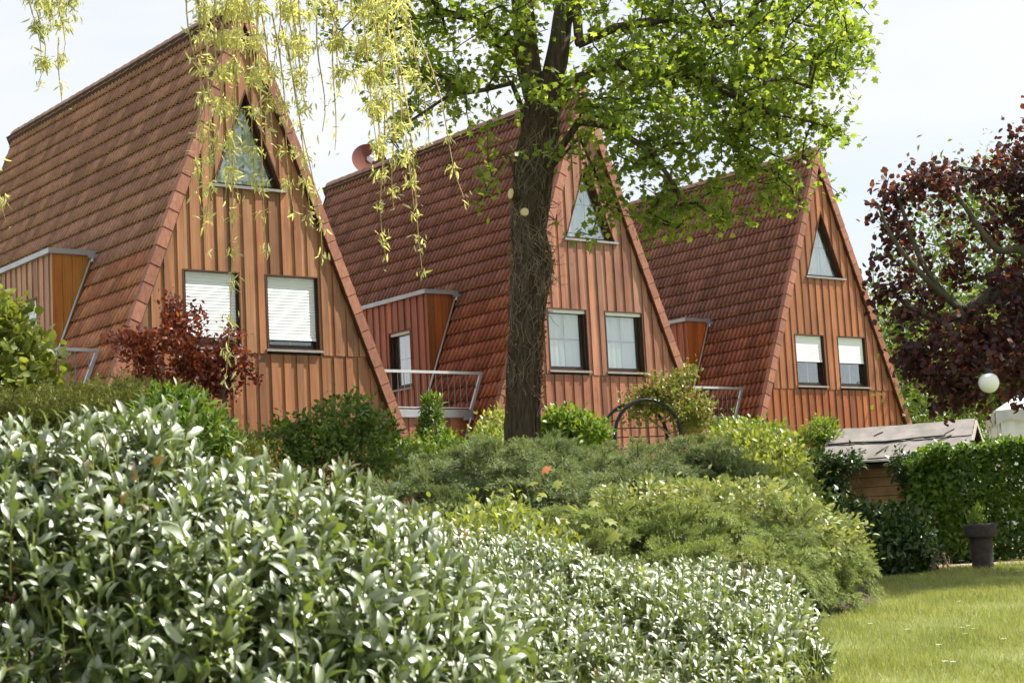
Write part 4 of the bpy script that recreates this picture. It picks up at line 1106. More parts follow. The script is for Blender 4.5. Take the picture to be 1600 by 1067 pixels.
# ================================================================ copper beech on the right
def make_beech():
    base = np.array([7.4, 20.6, 0.85]); r = np.random.default_rng(14)
    t = thing('copper_beech', 'dark purple copper beech with bare grey limbs at the right edge', 'tree', tuple(base))
    main = np.array([(7.4, 20.6, .6), (7.35, 20.6, 1.6), (7.2, 20.5, 2.6), (6.8, 20.3, 3.4), (5.812, 20.200, 4.184), (5.211, 20.000, 3.813)])
    V, F = noisy_trunk(main - base, [.24, .2, .18, .15, .125, .085], 24, 5, .01, 4)
    limbs = [([main[5], (4.940, 20.000, 4.088), (4.725, 19.900, 4.417), (4.609, 19.900, 4.796), (4.552, 20.000, 5.194), (4.414, 20.000, 5.314)], [.05, .040, .033, .027, .02, .010]),
             ([(5.108, 20.000, 3.893), (4.731, 19.700, 4.163), (4.447, 19.600, 4.491), (4.290, 19.600, 4.793), (4.217, 19.600, 5.055)], [.038, .031, .027, .022, .013]),
             ([main[3], (5.938, 20.000, 4.555), (5.609, 19.900, 4.481), (5.356, 19.800, 4.810), (5.225, 19.900, 5.136), (5.046, 20.000, 5.355)], [.075, .05, .042, .033, .022, .010]),
             ([main[3], (6.394, 20.400, 5.023), (6.046, 20.400, 5.349), (5.684, 20.400, 5.523), (5.388, 20.400, 5.601)], [.1, .06, .05, .035, .02]),
             ([main[2], (5.997, 20.100, 3.265), (5.523, 20.000, 3.191), (5.094, 20.000, 3.303), (4.666, 20.000, 3.436), (4.402, 20.000, 3.340)], [.09, .06, .05, .04, .03, .02]),
             ([main[5], (4.913, 20.000, 3.755), (4.560, 20.000, 3.923), (4.370, 20.000, 4.119)], [.07, .045, .03, .018])]
    parts = [(V, F)] + [noisy_trunk(np.array(p) - base, q, 12, 6, .004, i) for i, (p, q) in enumerate(limbs)]
    V, F = join_np(parts); link('trunk', mesh_from('beech_trunk', V, F, M['bark_smooth'], True), t)
    lobes = [(*(4.859, 20.000, 5.328), .50, .6, .22, 1.6), (*(4.536, 20.200, 4.933), .28, .5, .34, 1.5), (*(4.406, 20.000, 4.303), .24, .6, .42, 1.4), (*(4.536, 20.000, 3.628), .35, .7, .30, 1), (*(4.992, 19.600, 3.262), .70, .8, .38, 1.7),
             (*(5.505, 20.000, 2.986), .55, .8, .22, 1.3), (*(4.602, 19.800, 3.197), .34, .6, .22, 1.1), (*(4.457, 19.600, 3.291), .24, .4, .12, 1.2), (*(5.658, 19.800, 3.687), .55, .8, .5, 1.6), (*(5.574, 20.300, 5.430), .55, .7, .22, .8), (*(6.010, 20.300, 5.253), .5, .7, .34, .9),
             (*(5.854, 20.400, 5.745), .22, .4, .10, .8), (*(5.199, 20.600, 4.588), .7, .4, .6, .55), (*(5.030, 20.400, 4.031), .5, .3, .4, .5), (*(5.039, 19.800, 2.810), .42, .5, .18, 1.1), (*(4.683, 19.700, 2.712), .12, .3, .14, .8),
             (7.4, 20.6, 5.2, 1.7, 2.2, 1.6, .5), (6.6, 20.6, 4.0, .9, 1.2, .8, .7)]
    T, D, w = in_lobes(900, lobes, r, 0.3)
    tp = [main[2:]]; off = len(main) - 2; tpl = [tp[0]]
    for p, q in limbs: tpl.append((np.array(p[1:]), min(off - 1, {0: 3, 1: 3, 2: 1, 3: 1, 4: 0, 5: 3}[len(tpl) - 1])))
    nodes, par, ends, ntr = grow(tpl, T, 0.22, 0.02, 0.10, r)
    link('branches', branch_mesh('beech_branches', M['bark_smooth'], nodes - base, par, ntr, ends, 0.004, 0.04, 2.1, 5), t, kind='stuff')
    k = 22; n = len(T) * k; C = np.repeat(T, k, 0); tw = unit(np.repeat(T - nodes[par[ends]], k, 0) + 1e-4)
    P = C - tw * r.uniform(-.08, .25, n)[:, None] + r.normal(0, .075, (n, 3))
    ax = unit(r.normal(0, .6, (n, 3)) + tw * .6); nr = unit(np.array([0, 0, .8]) + r.normal(0, .6, (n, 3)))
    lamp = np.array((5.101, 18.900, 2.911)); pd = P - CAMP; ld = lamp - CAMP; near = (np.linalg.norm((pd / pd[:, 1:2] - ld / ld[1])[:, [0, 2]], axis=1) > .0085) | (P[:, 1] > 19.1)
    P, ax, nr = P[near], ax[near], nr[near]; n = len(P)
    link_leaves(t, 'crown', 'beech_leaf', 'beech_red', 'round', P - base, ax, nr, r.uniform(.06, .10, n), base, 300)
    return t
make_beech()

# ================================================================ laurel hedges in the foreground
def laurel(name, label, base, surf, n_shoots, size, mat, seed, per=10, length=0.2, n_single=300, fill=None):
    r = np.random.default_rng(seed); t = thing(name, label, 'hedge', base); b = np.array(base)
    P0, N0 = surf(n_shoots, r)
    d = unit(N0 * .45 + np.array([0, 0, .85]) + r.normal(0, .28, (len(P0), 3)))
    Ls = length * r.uniform(.6, 1.35, len(P0))
    parts = [tube_arrays([p - b - dd * .10, p - b, p - b + dd * l], [.006, .005, .003], 4) for p, dd, l in zip(P0, d, Ls)]
    V, F = join_np(parts); link('shoots', mesh_from(name + '_shoots', V, F, M['green_stem'], True), t, kind='stuff')
    m = len(P0) * per; f = np.tile((np.arange(per) + .5) / per, len(P0)); f = f + r.normal(0, .04, m)
    D = np.repeat(d, per, 0); L = np.repeat(Ls, per); p = np.repeat(P0, per, 0)
    u = unit(np.cross(D, np.array([.3, .2, 1.]) + r.normal(0, .05, (m, 3)))); v = np.cross(D, u)
    az = np.tile(np.arange(per) * 2.4, len(P0)) + np.repeat(r.uniform(0, 6.28, len(P0)), per)
    rad = u * np.cos(az)[:, None] + v * np.sin(az)[:, None]
    tilt = np.radians(np.interp(f, [0, .6, 1], [72, 52, 22]) + r.normal(0, 15, m))
    ax = D * np.cos(tilt)[:, None] + rad * np.sin(tilt)[:, None]
    nr = D * np.sin(tilt)[:, None] - rad * np.cos(tilt)[:, None]; light = np.array([.40, -.42, .62])
    nr = unit(nr * np.sign(nr @ light)[:, None] * .7 + light * .95 + r.normal(0, .26, (m, 3)))
    pos = p + D * (L * (f * 1.15 - .15))[:, None]
    S_ = size * np.interp(f, [0, .5, .85, 1.05], [.85, 1.1, .85, .5]) * r.uniform(.7, 1.25, m) * np.repeat(r.uniform(.72, 1.22, len(P0)), per)
    # an inner layer of older leaves behind the shoots
    q = len(P0) * 6; s = r.integers(0, len(P0), q); Pi = P0[s] - N0[s] * r.uniform(.05, .38, q)[:, None] + r.normal(0, .07, (q, 3))
    axi = unit(N0[s] * .6 + r.normal(0, .6, (q, 3))); nri = unit(np.array([0, 0, .8]) + N0[s] * .5 + r.normal(0, .4, (q, 3)))
    pos = np.concatenate([pos, Pi]); ax = np.concatenate([ax, axi]); nr = np.concatenate([nr, nri]); S_ = np.concatenate([S_, size * r.uniform(.9, 1.2, q)])
    if fill is not None:                                  # older leaves in the heart of the hedge
        lo, hi, cnt = fill; q2 = r.uniform(lo, hi, (cnt, 3)); pos = np.concatenate([pos, q2]); ax = np.concatenate([ax, unit(r.normal(0, .6, (cnt, 3)) + np.array([0, -.5, .2]))])
        nr = np.concatenate([nr, unit(np.array([0, -.5, .7]) + r.normal(0, .4, (cnt, 3)))]); S_ = np.concatenate([S_, size * r.uniform(.9, 1.3, cnt)]); q += cnt
    front = np.concatenate([np.ones(m), np.full(q, .3)])
    gone = r.random(len(pos)) > .16; pos, ax, nr, S_, front = pos[gone], ax[gone], nr[gone], S_[gone], front[gone]
    link_leaves(t, 'foliage', name + '_leaf', mat, 'laurel', pos - b, ax, nr, S_, b, n_single, front)
    return t

AX = np.array([-3.2, -2.06, -1.55, -1.22, -.84, -.49, -.25, -.05]); AZ = np.array([1.80, 1.70, 1.68, 1.58, 1.42, 1.28, 1.12, .9])
def surf_a(n, r):
    """tall laurel: rounded front from y 5.7 rising to its top at y 7"""
    x = r.uniform(-3.1, -.1, n); f = r.random(n) ** .95; top = np.interp(x, AX, AZ) + .05 * np.sin(x * 7) + r.normal(0, .05, n)
    ang = f * 1.5; z = .30 + (top - .30) * np.sin(ang) ** .75; y = 7.0 - 1.1 * np.cos(ang) + .25 * np.sin(x * 3.1) + r.normal(0, .06, n) + .5 * np.maximum(0, x + 1.2)
    back = r.random(n) < .12; y = np.where(back, y + r.uniform(.1, .6, n), y)
    N = unit(np.stack([.12 * np.sin(x * 5) + .15 * (x > -.6), -np.cos(ang), np.sin(ang) * .9 + .1], -1))
    return np.stack([x, y, z], -1), N
laurel('laurel_hedge', 'tall glossy cherry laurel hedge filling the lower left foreground', (-1.6, 6.6, .26), surf_a, 1550, .093, 'laurel', 31, 10, .20, 300, ((-3.1, 6.2, .3), (-.3, 7.3, 1.15), 3600))

BX = np.array([-1.2, -.54, -.07, .52, 1.11, 1.5, 1.68, 1.9]); BZ = np.array([1.50, 1.42, 1.28, 1.10, 1.02, .92, .74, .42])
def surf_b(n, r):
    """lower laurel: a bank rising away from the viewer"""
    f = r.random(n) ** .75; x0 = r.uniform(-1.5, 1.0, n); x = x0 + f * .85 * np.clip((x0 + 1.5) / 2.5, 0, 1)
    y = 7.7 + 3.3 * f + r.normal(0, .06, n); top = np.interp(x, BX, BZ); z0 = .32
    z = z0 + (top - z0) * np.sin(f * math.pi / 2) ** .9 + .05 * np.sin(x * 6 + y * 3) + r.normal(0, .03, n)
    N = unit(np.stack([.25 * np.clip(x - .6, 0, 1), np.full(n, -.45), np.full(n, .8)], -1))
    return np.stack([x, y, z], -1), N
laurel('laurel_hedge', 'lower laurel bank with smaller leaves running towards the lawn', (.4, 9.4, .38), surf_b, 2800, .068, 'laurel_small', 32, 9, .12)

# ================================================================ shrubs between the laurels and the houses
def L(p, rx, ry, rz, w=1.0): return (p[0], p[1], p[2], rx, ry, rz, w)
def gz(x, y): return float(ground_z(x, y))

juniper('dark grey-green juniper in shade just left of the tree foot', (-.3, 17.8, .73),
        [L((-0.721, 17.600, 1.926), .7, .9, .36), L((-0.141, 18.000, 2.105), .8, 1.0, .36), L((0.225, 17.300, 1.771), .65, .9, .36), L((-0.964, 17.200, 1.708), .45, .7, .3), L((-0.346, 17.000, 1.517), .85, .9, .42)], 560, 'juniper', 101, .5)
juniper('spreading juniper at the foot of the tree, its top level with the trunk base', (.9, 19.2, .78),
        [L((0.624, 19.300, 2.228), .85, 1.0, .28), L((1.158, 19.000, 2.081), .75, .9, .26), L((0.280, 19.600, 2.298), .5, .7, .2), L((0.826, 18.200, 1.733), .95, .9, .42)], 430, 'juniper', 102, .5)
juniper('rounded dense juniper tuft in front of the garden arch', (2.1, 19.6, .79),
        [L((1.948, 19.600, 2.208), .46, .7, .24), L((2.155, 19.600, 2.112), .3, .5, .26), L((2.293, 19.400, 1.863), .45, .6, .26), L((1.645, 19.200, 1.890), .55, .7, .3)], 300, 'juniper', 103, .42)
juniper('large light green juniper mound behind the lower laurel bank', (1.6, 15.6, .63),
        [L((0.806, 15.600, 1.409), .7, 1.0, .3), L((1.406, 16.000, 1.439), .75, 1.0, .32), L((1.956, 15.800, 1.378), .65, .9, .36), L((0.979, 15.000, 1.204), .65, .8, .3), L((1.623, 15.000, 1.116), .75, .8, .3), L((2.305, 17.000, 1.620), .55, .8, .26), L((1.661, 17.000, 1.655), .6, .8, .22)], 640, 'juniper_light', 104, .42, .08)
juniper('fresh green juniper end with feathery sprays spilling onto the lawn', (2.65, 16.4, .67),
        [L((2.549, 16.200, 1.207), .38, .6, .38), L((2.856, 16.600, 1.026), .26, .5, .32), L((2.305, 15.600, 0.938), .32, .5, .27), L((2.681, 16.200, 0.795), .27, .4, .2)], 330, 'juniper_light', 105, .34, .075, 74, .9)
shrub('ivy_patch', 'pale variegated ivy trailing over the light green juniper mound', 'ivy', (1.9, 15.4, .62),
      [L((1.799, 15.700, 1.753), .6, .25, .10), L((2.271, 15.900, 1.592), .5, .25, .12), L((2.802, 16.400, 1.400), .35, .3, .12), L((3.061, 16.600, 1.211), .16, .25, .16), L((2.369, 15.550, 1.297), .45, .12, .25), L((1.041, 15.400, 1.782), .3, .2, .08)],
      2600, 'oval', .06, 'variegated', up=.35, cluster=6, spread=.06, stems=10, shell=.8)
shrub('periwinkle_patch', 'yellow-green small-leaved undergrowth between laurel and dark juniper', 'shrub', (-.25, 12.4, .5),
      [L((-0.254, 12.400, 1.428), .35, .5, .18), L((-0.515, 12.200, 1.418), .25, .5, .17), L((0.056, 12.600, 1.337), .35, .5, .13), L((-0.116, 12.800, 1.564), .2, .3, .13)],
      2600, 'oval', .06, 'lime', up=.6, cluster=7, spread=.06, stems=26, stem_r=.006, stem_mat=M['green_stem'])
shrub('leafy_shrub', 'light green leafy shrub between the rounded juniper and the shed', 'shrub', (3.3, 21.6, .88),
      [L((2.887, 21.500, 2.415), .42, .6, .26), L((3.200, 21.500, 2.203), .3, .6, .22), L((2.721, 22.000, 2.534), .3, .5, .2), L((2.907, 20.500, 1.908), .5, .7, .28), L((2.512, 20.500, 2.114), .4, .5, .26)],
      7500, 'oval', .075, 'lime', up=.6, cluster=8, spread=.08, stems=24)
shrub('laurel_bush', 'dark green laurel bush at the far edge of the lawn below the shed', 'shrub', (4.2, 21.6, .88),
      [L((4.001, 21.600, 1.425), .5, .6, .28), L((4.539, 21.600, 1.318), .34, .5, .36), L((4.193, 21.300, 1.142), .52, .5, .3), L((3.736, 21.800, 1.599), .35, .5, .2), L((4.693, 21.400, 1.062), .16, .3, .18)],
      8500, 'oval', .085, 'dark', up=.5, cluster=8, spread=.07, stems=18)
shrub('gold_shrub', 'small golden-leaved shrub at the right end of the junipers', 'shrub', (3.1, 18.2, .74),
      [L((3.165, 18.200, 1.281), .30, .4, .22), L((3.346, 18.200, 1.075), .17, .3, .18)], 1500, 'oval', .07, 'lime', up=.5, cluster=7, spread=.05, stems=8)
# behind the laurel on the left
shrub('thuja_hedge', 'clipped olive-green thuja hedge below the balcony on the left', 'hedge', (-4.6, 20.5, .83),
      [L((-5.443, 20.000, 2.990), 1.2, .8, .40), L((-4.566, 20.000, 3.031), 1.0, .8, .42), L((-3.952, 20.200, 2.925), .5, .7, .40), L((-6.319, 20.000, 2.965), 1.0, .8, .38), L((-4.967, 19.800, 2.446), 2.2, .8, .6)],
      22000, 'spray', .12, 'thuja', up=.75, cluster=9, spread=.07, stems=22, jitter=.35)
shrub('viburnum_shrub', 'bright yellow-green broad-leaved shrub at the left edge', 'shrub', (-6.0, 21.5, .87),
      [L((-6.262, 21.500, 4.328), .38, .6, .42), L((-5.973, 21.300, 4.051), .24, .5, .22), L((-6.335, 21.500, 4.651), .22, .4, .16), L((-5.951, 21.200, 3.725), .36, .5, .2), L((-6.618, 21.500, 4.268), .6, .6, .7)],
      3800, 'round', .12, 'lime', up=.2, cluster=7, spread=.10, stems=14)
shrub('green_shrub', 'dark green leafy shrub low against the right corner of the nearest house', 'shrub', (-2.1, 23.4, .95),
      [L((-2.314, 23.400, 3.236), .42, .5, .28), L((-2.642, 23.200, 2.984), .4, .5, .24), L((-1.851, 23.400, 3.083), .22, .4, .2), L((-2.339, 23.000, 2.661), .8, .6, .36), L((-2.973, 23.200, 3.171), .22, .3, .10), L((-2.103, 23.500, 3.404), .16, .3, .14), L((-3.166, 23.000, 2.914), .4, .4, .2)],
      5600, 'oval', .085, 'green', up=.45, cluster=8, spread=.08, stems=22)
shrub('hydrangea', 'fresh green bushy plant in front of the red shrub', 'plant', (-3.8, 19.2, .78),
      [L((-3.750, 19.200, 3.053), .35, .4, .22), L((-3.371, 19.000, 2.808), .3, .4, .2), L((-3.952, 18.800, 2.825), .35, .4, .18)], 2200, 'lance', .14, 'green', up=.45, cluster=8, spread=.06, stems=12, stem_mat=M['green_stem'])
shrub('green_shrub', 'mixed green shrubs under the middle balcony', 'shrub', (-1.0, 25.4, 1.03),
      [L((-1.193, 25.400, 2.888), .42, .5, .22), L((-0.631, 25.000, 2.797), .32, .5, .17), L((-1.442, 24.800, 2.712), .5, .5, .22), L((-1.694, 24.600, 2.804), .3, .4, .2), L((-0.356, 25.200, 2.905), .2, .3, .17)],
      4200, 'oval', .07, 'fresh', up=.6, cluster=8, spread=.08, stems=18)
shrub('fern_shoot', 'upright leafy shoot rising against the boards of the middle balcony', 'plant', (-1.1, 25.6, 1.04),
      [L((-1.209, 25.600, 3.537), .10, .12, .24), L((-1.224, 25.600, 3.210), .20, .2, .2)], 900, 'lance', .10, 'green', up=.45, cluster=7, spread=.04, stems=5)
shrub('green_shrub', 'bright green shrub tucked right behind the trunk below the middle house', 'shrub', (.95, 27.5, 1.08),
      [L((0.777, 27.500, 3.312), .36, .4, .24), L((1.112, 27.300, 3.159), .28, .4, .2), L((0.521, 27.500, 3.205), .2, .3, .25)], 2600, 'oval', .10, 'fresh', up=.4, cluster=7, spread=.07, stems=12)
shrub('green_shrub', 'pale green shrub right of the trunk at the corner of the middle roof', 'shrub', (-.35, 28.4, 1.08),
      [L((-0.339, 28.400, 3.316), .2, .3, .35), L((-0.492, 28.000, 3.193), .25, .3, .2)], 1000, 'oval', .09, 'lime', up=.5, cluster=7, spread=.07, stems=8)
shrub('green_shrub', 'light green shrub before the farthest house and left of the shed ivy', 'shrub', (4.6, 31.5, 1.08),
      [L((4.356, 31.500, 3.113), .45, .5, .26), L((3.870, 31.200, 3.233), .4, .4, .22)], 4200, 'oval', .10, 'fresh', up=.6, cluster=7, spread=.10, stems=18)

# red-leaved shrub in front of the nearest house
def make_red_shrub():
    base = np.array([-3.3, 21.8, .88]); r = np.random.default_rng(17)
    t = thing('red_shrub', 'red-leaved shrub in front of the left shuttered window', 'shrub', tuple(base))
    lobes = [L((-4.067, 21.800, 4.328), .28, .4, .40), L((-4.513, 21.800, 4.150), .40, .4, .24), L((-4.869, 21.800, 4.291), .22, .3, .14), L((-3.843, 21.800, 3.833), .40, .4, .25), L((-3.474, 21.800, 4.094), .22, .3, .34), L((-3.245, 21.800, 3.800), .16, .3, .12),
             L((-4.284, 21.800, 3.776), .4, .4, .2), L((-4.217, 21.800, 4.700), .08, .2, .10), L((-3.500, 21.800, 4.540), .06, .15, .10), L((-3.751, 21.900, 3.516), .3, .3, .2)]
    T, D, w = in_lobes(215, lobes, r, .2)
    st = [np.array([base, base + [0, 0, .5], (-4.012, 21.800, 3.521), (-4.001, 21.800, 3.881)]), (np.array([(-4.405, 21.800, 3.702), (-4.596, 21.800, 4.034)]), 1), (np.array([(-3.649, 21.800, 3.662), (-3.477, 21.800, 4.014)]), 1), (np.array([(-4.077, 21.800, 4.006), (-4.142, 21.800, 4.494)]), 2)]
    nodes, par, ends, ntr = grow(st, T, .16, .02, .1, r)
    link('branches', branch_mesh('red_branches', M['twig'], nodes - base, par, 0, ends, .004, .03, 2.1, 5, False), t, kind='stuff')
    k = 22; n = len(T) * k; C = np.repeat(T, k, 0); tw = unit(np.repeat(T - nodes[par[ends]], k, 0) + 1e-4)
    P = C - tw * r.uniform(-.10, .22, n)[:, None] + r.normal(0, .05, (n, 3))
    ax = unit(r.normal(0, .6, (n, 3)) + tw * .8); nr = sphere_dirs(n, r) + np.array([0, -.3, .5])
    link('foliage', leaf_mesh('red_leaves', M['plum_red'], 'oval', P - base, ax, nr, r.uniform(.05, .085, n)), t, kind='stuff')
make_red_shrub()

# young maple with big yellow leaves poking out of the undergrowth
def make_sapling():
    base = np.array([.1, 13.2, .54]); r = np.random.default_rng(9)
    t = thing('maple_sapling', 'young maple with large yellow-green leaves and one orange leaf', 'plant', tuple(base))
    tip = np.array((0.049, 13.200, 1.864)); pts = [base * 0, (np.array((0.091, 13.200, 1.490)) - base), (np.array((0.068, 13.200, 1.682)) - base), tip - base]
    link('stem', mesh_from('sapling_stem', *tube_arrays(pts, [.012, .009, .006, .004], 6), M['green_stem'], True), t)
    me = one_leaf_mesh('maple_leaf', 'maple', M['maple_y']); me2 = one_leaf_mesh('maple_leaf_orange', 'maple', M['maple_o'])
    for (x, y, s, ang, m) in ((818, 742, .10, 10, me2), (812, 760, .11, 200, me), (834, 762, .10, -20, me), (855, 795, .13, -40, me), (826, 780, .09, 160, me), (888, 790, .10, -35, me), (912, 815, .13, -45, me), (915, 838, .13, -50, me),
                              (800, 800, .10, 210, me), (845, 815, .10, -60, me), (875, 825, .09, -30, me), (780, 790, .08, 190, me)):
        a = math.radians(ang); p = np.array(PX(x, y, 13.15 + r.uniform(-.12, .12))) - base
        o = link('leaf', m, t, mat4=leaf_matrix(p, np.array([math.cos(a), -.35, math.sin(a) * .5 - .15]), np.array([.1, -.35, .85]) + r.normal(0, .35, 3), s * .98))
        if m is me2: o['label'] = 'single orange leaf at the tip'
make_sapling()

# garden arch with a climbing rose
def make_arch():
    base = np.array((2.119, 30.000, 3.189)); base[2] = 1.08
    t = thing('garden_arch', 'black metal garden arch half hidden by a climbing rose', 'arch', tuple(base), math.radians(18))
    top = (2.162, 30.000, 3.877)[2] - 1.08; hw = .60; R = hw; zc = top - R
    def hoop(y): return [(-hw, y, 0), (-hw, y, zc * .5), (-hw, y, zc)] + [(-R * math.cos(a), y, zc + R * math.sin(a)) for a in np.linspace(.15, math.pi - .15, 13)] + [(hw, y, zc), (hw, y, zc * .5), (hw, y, 0)]
    for y in (-.3, .3): link('hoop', mesh_from('hoop', *tube_arrays(hoop(y), .032, 8), M['black_metal'], True), t)
    for a in np.linspace(.1, math.pi - .1, 9):
        x, z = -R * math.cos(a), zc + R * math.sin(a); link('rung', MB().tube([(x, -.3, z), (x, .3, z)], .010, 6).mesh('rung', M['black_metal']), t)
    for z in np.arange(.3, zc, .28):
        for x in (-hw, hw): link('rung', MB().tube([(x, -.3, z), (x, .3, z)], .010, 6).mesh('rung', M['black_metal']), t)
    for k, a in enumerate((.55, .95, 1.35)):
        z = zc + R * math.sin(a) * .55; w = math.sqrt(max(.01, 1 - (.55 * math.sin(a)) ** 2)) * R
        link('tie_bar', MB().tube([(-w, .3, z - .25 * k), (w, .3, z - .25 * k)], .010, 6).mesh('tie_bar', M['black_metal']), t)
make_arch()
def make_rose():
    base = np.array([2.5, 30.3, 1.08]); r = np.random.default_rng(23)
    t = thing('climbing_rose', 'climbing rose with yellowish and reddish leaves growing over the black arch', 'plant', tuple(base))
    lobes = [L((2.649, 30.200, 4.057), .48, .4, .30), L((3.007, 30.300, 4.325), .22, .3, .18), L((2.144, 30.200, 3.918), .32, .3, .18), L((2.950, 30.200, 3.598), .35, .4, .30), L((3.243, 30.300, 3.701), .18, .3, .22), L((1.966, 30.200, 3.706), .15, .2, .16), L((2.338, 30.000, 3.724), .25, .2, .2)]
    T, D, w = in_lobes(130, lobes, r, .15)
    st = [np.array([base, (2.766, 30.300, 3.174), (2.685, 30.300, 3.621), (2.706, 30.300, 3.952)]), (np.array([(3.070, 30.300, 3.600), (3.154, 30.300, 4.039)]), 1), (np.array([(2.244, 30.300, 3.644), (2.203, 30.300, 3.868)]), 1)]
    nodes, par, ends, ntr = grow(st, T, .18, .05, .08, r)
    link('canes', branch_mesh('rose_canes', M['dry_twig'], nodes - base, par, 0, ends, .005, .022, 2.1, 5, False), t, kind='stuff')
    k = 26; n = len(T) * k; C = np.repeat(T, k, 0)
    P = C + r.normal(0, .085, (n, 3)); link('foliage', leaf_mesh('rose_leaves', M['rose'], 'oval', P - base, sphere_dirs(n, r) + np.array([0, 0, .2]), sphere_dirs(n, r) + np.array([0, -.2, .7]), r.uniform(.05, .10, n)), t, kind='stuff')
make_rose()

# ================================================================ shed, hedge, planter, tent, lamp on the right
def make_shed():
    th = math.radians(-22); R = np.array((6.380, 24.500, 2.881)); ridge_l = 1.98; w = 0.95; drop = 0.50
    ax = np.array([math.cos(th), math.sin(th)]); org = R[:2] - ax * ridge_l
    g = gz(*R[:2]); H = R[2] - g; t = thing('garden_shed', 'small wooden shed with sagging grey felt roof behind the hedge', 'shed', (org[0], org[1], g), th)
    r = np.random.default_rng(5)
    # felt roof: two sheets per slope with torn, uneven edges
    def slope(sgn, x0, x1, f0, f1, lift):
        nx, ny = 26, 7; V = []; F = []
        for j in range(ny + 1):
            f = f0 + (f1 - f0) * j / ny
            for i in range(nx + 1):
                x = x0 + (x1 - x0) * i / nx; e = 0.003 * math.sin(i * .9 + j * 1.1) + r.normal(0, .0015)
                yy = sgn * w * f; zz = H - drop * f + lift + .022 + e - .015 * math.sin(math.pi * i / nx)
                if j in (0, ny) and f not in (0.0,): yy += sgn * r.normal(0, .008)
                V.append((x, yy, zz))
        for j in range(ny):
            for i in range(nx):
                a = j * (nx + 1) + i; q = (a, a + 1, a + nx + 2, a + nx + 1); F.append(q if sgn > 0 else q[::-1])
        return V, F
    roof = link('roof', MB().add([(-.02, -w, H - drop - .05), (ridge_l - .02, -w, H - drop - .05), (ridge_l - .02, 0, H - .05), (-.02, 0, H - .05), (-.02, w, H - drop - .05), (ridge_l - .02, w, H - drop - .05),
        (-.02, -w + .03, H - drop - .075), (ridge_l - .02, -w + .03, H - drop - .075), (ridge_l - .02, 0, H - .075), (-.02, 0, H - .075), (-.02, w - .03, H - drop - .075), (ridge_l - .02, w - .03, H - drop - .075)],
        [(0, 1, 2, 3), (3, 2, 5, 4), (6, 9, 8, 7), (9, 10, 11, 8), (0, 6, 7, 1), (1, 7, 8, 2), (2, 8, 11, 5), (5, 11, 10, 4), (4, 10, 9, 3), (3, 9, 6, 0)]).mesh('shed_roof', M['felt_dark']), t)
    for f0, f1, lift in ((.44, 1.04, .0), (0.0, .50, .014)):
        V, F = slope(-1, -.05, ridge_l, f0, f1, lift); link('felt_sheet', mesh_from('felt_sheet', V, F, M['felt'], True), roof)
    V, F = slope(1, -.05, ridge_l, 0.0, 1.0, .0); link('felt_sheet', mesh_from('felt_sheet', V, F, M['felt'], True), roof)
    # seams and creases of the felt
    for pts in ([(.0, -.49), (.35, -.47), (.8, -.50), (1.3, -.46), (1.62, -.47)], [(1.38, -1.0), (1.45, -.8), (1.52, -.62), (1.70, -.48)], [(1.60, -.47), (1.62, -.40), (1.72, -.30)], [(.45, -.95), (.5, -.8), (.56, -.72)], [(.72, -.85), (.80, -.72), (.86, -.66), (.84, -.78)], [(.62, -.3), (.72, -.2)], [(.1, -.99), (.7, -1.0), (1.3, -.985)]):
        P = [(x, w * y, H - drop * abs(y) + .044 - .015 * math.sin(math.pi * x / ridge_l)) for x, y in pts]; link('felt_seam', mesh_from('felt_seam', *tube_arrays(P, .010, 6), M['felt_dark'], True), roof)
    vg = plain_mat('grey_verge_board', (0.36, 0.31, 0.27), 0.8, var=.2, scale=8)
    for sg in (-1, 1): link('verge_board', MB().bar((ridge_l + .012, 0, H - .02), (ridge_l + .012, sg * w, H - drop - .02), .02, .075).mesh('verge_board', vg), roof)
    # plank walls
    pm = plain_mat('golden_planks', (0.42, 0.25, 0.11), .7, var=.28, scale=5); zt = H - drop - .02; k = 0; z = 0.0
    fw = w - .22
    while z < zt - .02:
        hgt = min(.13, zt - z)
        link('plank', MB().box(.18, ridge_l - .2, -fw - .012 - .004 * (k % 2), -fw + .02, z + .004, z + hgt - .004).mesh('plank', pm), t)
        link('plank', MB().box(ridge_l - .21, ridge_l - .18, -fw, fw, z + .004, z + hgt - .004).mesh('plank', M['frame']), t)
        z += .13; k += 1
    link('wall', MB().box(.2, ridge_l - .22, -fw + .02, fw, 0, zt).poly_prism([(.2, zt), (ridge_l - .3, zt), (ridge_l - .3, zt + .2), (.2, zt + .2)], -.2, .2).mesh('shed_wall', M['sheath']), t)
    return t
make_shed()
shrub('ivy', 'dark ivy hanging under the eave and over the left wall of the shed', 'ivy', (4.6, 24.3, .99),
      [L((4.136, 24.100, 2.287), .28, .22, .20), L((3.978, 24.200, 2.300), .2, .25, .24), L((4.413, 23.900, 2.374), .26, .12, .07), L((5.104, 23.600, 2.269), .09, .10, .16), L((4.215, 23.900, 2.056), .13, .12, .14), L((4.087, 24.200, 1.988), .28, .2, .2)],
      3800, 'flat', .075, 'dark', up=-.3, cluster=7, spread=.06, stems=12, floor=.99)
shrub('ivy', 'sunlit ivy cushion on the left end of the shed roof', 'ivy', (4.4, 25.2, 2.3),
      [L((4.348, 25.200, 2.881), .22, .25, .15), L((4.129, 25.100, 2.749), .2, .2, .10), L((4.475, 25.100, 2.730), .18, .2, .08)], 1500, 'flat', .065, 'fresh', up=.3, cluster=7, spread=.05, stems=8, floor=2.3)

